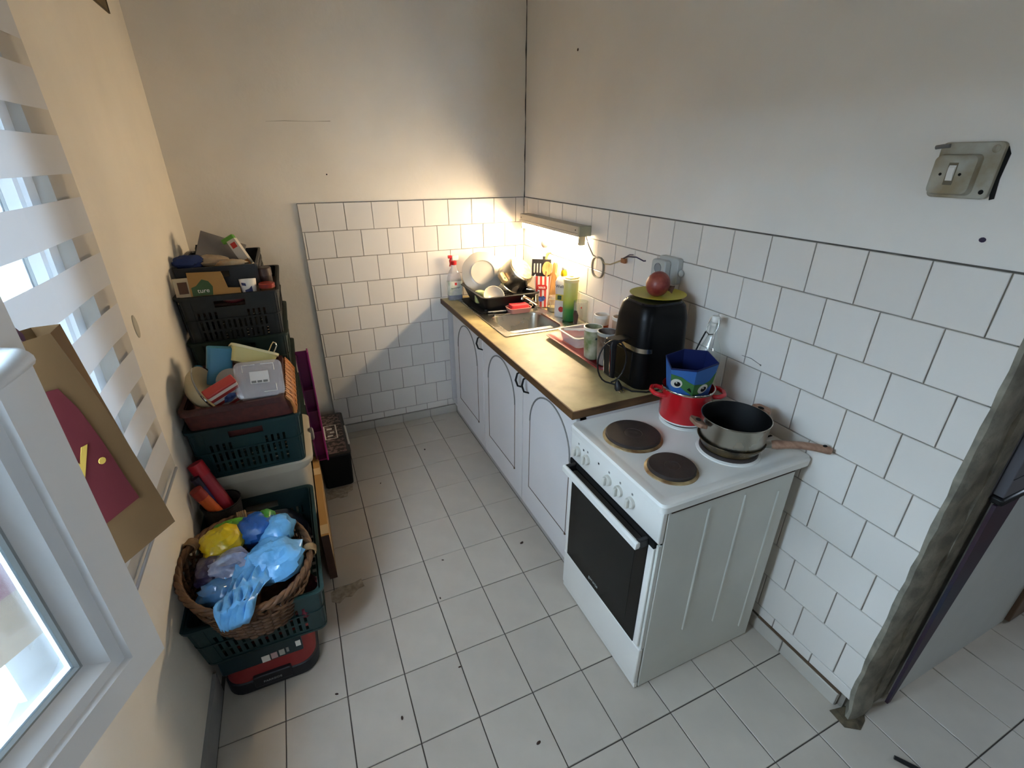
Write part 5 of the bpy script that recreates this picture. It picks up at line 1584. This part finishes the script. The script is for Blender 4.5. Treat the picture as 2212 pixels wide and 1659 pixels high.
for a0 in (98, 152, -2):
    a = radians(a0)
    x, y = CX + RA * cos(a), CY + RB * sin(a)
    t_ = Vector((-RA * sin(a), RB * cos(a), 0)).normalized()
    n_ = Vector((t_.y, -t_.x, 0))
    for q in range(5):
        o = Vector((x, y, tz(x, y, .524))) + t_ * (q - 2) * .0062
        mk('binding', M().tube([tuple(o + n_ * .0195 * cos(b) + Vector((0, 0, .0175 * sin(b)))) for b in [2 * pi * i / 14 for i in range(14)]], .0034, 5, closed=True), WICKER2, ow, smooth=60)
BGRP = 'plastic bags in the wicker basket'
crumple('plastic_bag', 'yellow crumpled plastic bag at the back left of the wicker basket', 'plastic bag', (-1.805, -1.50, .525), .066, (.95, 1.0, .75), YELLOWB, 41, .3, group=BGRP)
crumple('plastic_bag', 'bright green plastic bag behind the yellow one in the wicker basket', 'plastic bag', (-1.775, -1.43, .515), .055, (1.3, .6, .7), GREEN, 42, .3, group=BGRP)
crumple('plastic_bag', 'blue and clear plastic bag at the back of the wicker basket', 'plastic bag', (-1.71, -1.46, .512), .068, (1.0, .9, .75), BLUED, 43, .35, group=BGRP)
crumple('plastic_bag', 'light blue bag with smooth folds at the right back of the wicker basket', 'plastic bag', (-1.645, -1.485, .505), .064, (.95, 1.0, .75), BLUEL, 44, .3, group=BGRP)
crumple('plastic_bag', 'green strip of plastic between the two blue bags at the back', 'plastic bag', (-1.675, -1.43, .52), .045, (.7, 1.0, .8), mat('green_film', '#3f7f2f', .35), 47, .3, group=BGRP)
crumple('plastic_bag', 'light blue crumpled bag in the front right of the wicker basket', 'plastic bag', (-1.655, -1.615, .490), .078, (1.15, 1.05, .7), BLUEL, 45, .4, rot=(0, 0, .5), group=BGRP)
crumple('plastic_bag', 'clear greyish plastic bag at the middle left of the wicker basket', 'plastic bag', (-1.775, -1.60, .505), .062, (1.2, .8, .65), mat('grey_film', '#6f7690', .2, bump=.7, bscale=16, bdist=.02, col2='#8f96ad', vscale=30, coat=.4), 46, .4, group=BGRP)
crumple('plastic_bag', 'dark violet plastic bag at the far left of the wicker basket', 'plastic bag', (-1.838, -1.595, .50), .052, (.8, 1.1, .75), mat('violet_film', '#2f2a45', .3, bump=.7, bscale=16, bdist=.02, coat=.3), 48, .35, group=BGRP)
crumple('plastic_bag', 'blue crinkled bag in the front left of the wicker basket', 'plastic bag', (-1.80, -1.675, .475), .055, (1.2, .8, .7), mat('blue_film2', '#3f6f9c', .25, bump=.7, bscale=16, bdist=.02, coat=.3), 49, .4, group=BGRP)
# the light blue bag that spills over the front rim: one folded sheet
rnd2 = random.Random(5)
nu, nv_ = 16, 18
PR = [(0, -1.60, .520), (.35, -1.69, .518), (.6, -1.755, .522), (.74, -1.795, .532), (.84, -1.820, .528), (.92, -1.832, .512), (1, -1.836, .486)]


def prof(f):
    for (f0, y0, z0), (f1, y1, z1) in zip(PR, PR[1:]):
        if f <= f1:
            t = (f - f0) / (f1 - f0)
            return y0 + (y1 - y0) * t, z0 + (z1 - z0) * t
    return PR[-1][1:]


vs, fs = [], []
for j in range(nv_ + 1):
    f = j / nv_
    for i in range(nu + 1):
        u = i / nu - .5
        wd = .14 * (1 - .5 * f ** 2) + .015 * sin(f * 9)
        x = -1.70 - .055 * f + u * wd + .008 * sin(f * 11 + u * 5)
        y, z = prof(f)
        y -= .012 * (1 - (2 * u) ** 2) * f
        z += .016 * abs(sin(u * 17 + f * 5)) + .006 * sin(u * 31 - f * 13) - .05 * (2 * abs(u)) ** 2.2 * (1 - f) * .8
        vs.append((x, y, z))
for j in range(nv_):
    for i in range(nu):
        a = j * (nu + 1) + i
        fs.append((a, a + 1, a + nu + 2, a + nu + 1))
sh = solo('plastic_bag', M().add(vs, fs), BLUEL, 'light blue plastic bag spilling over the front rim of the wicker basket', 'plastic bag', (-1.73, -1.68, .50), smooth=50, group=BGRP)
sol = sh.modifiers.new('thickness', 'SOLIDIFY')
sol.thickness = .002

# crumbs on the floor
rc = random.Random(9)
CL = ['nearest the back wall skirting', 'in front of the black case', 'beside the cooker drawer and cabinets', 'in the middle of the aisle', 'left of the cooker front corner', 'in front of the toolbox corner', 'just below the toolbox front', 'at the bottom edge of the picture', 'right of the bare mortar patch']
CRUMB = mat('crumb_dark', '#3b2a22', .9)
for i, (x, y, r) in enumerate(((-.88, -.42, .006), (-1.20, -.66, .004), (-.66, -1.41, .007), (-1.04, -1.36, .004), (-1.13, -1.88, .004), (-1.36, -1.97, .005), (-1.55, -1.80, .0045), (-.98, -2.22, .006), (-1.11, -1.56, .004))):
    solo('crumb', M().ball((0, 0, r * .35), r, 8, 5, 1.5, .8, .35), CRUMB, 'small dark crumb on the floor tiles, ' + CL[i], 'crumb', (x, y, 0), rot=(0, 0, rc.uniform(0, 3)), local=True, group='crumbs scattered on the kitchen floor')
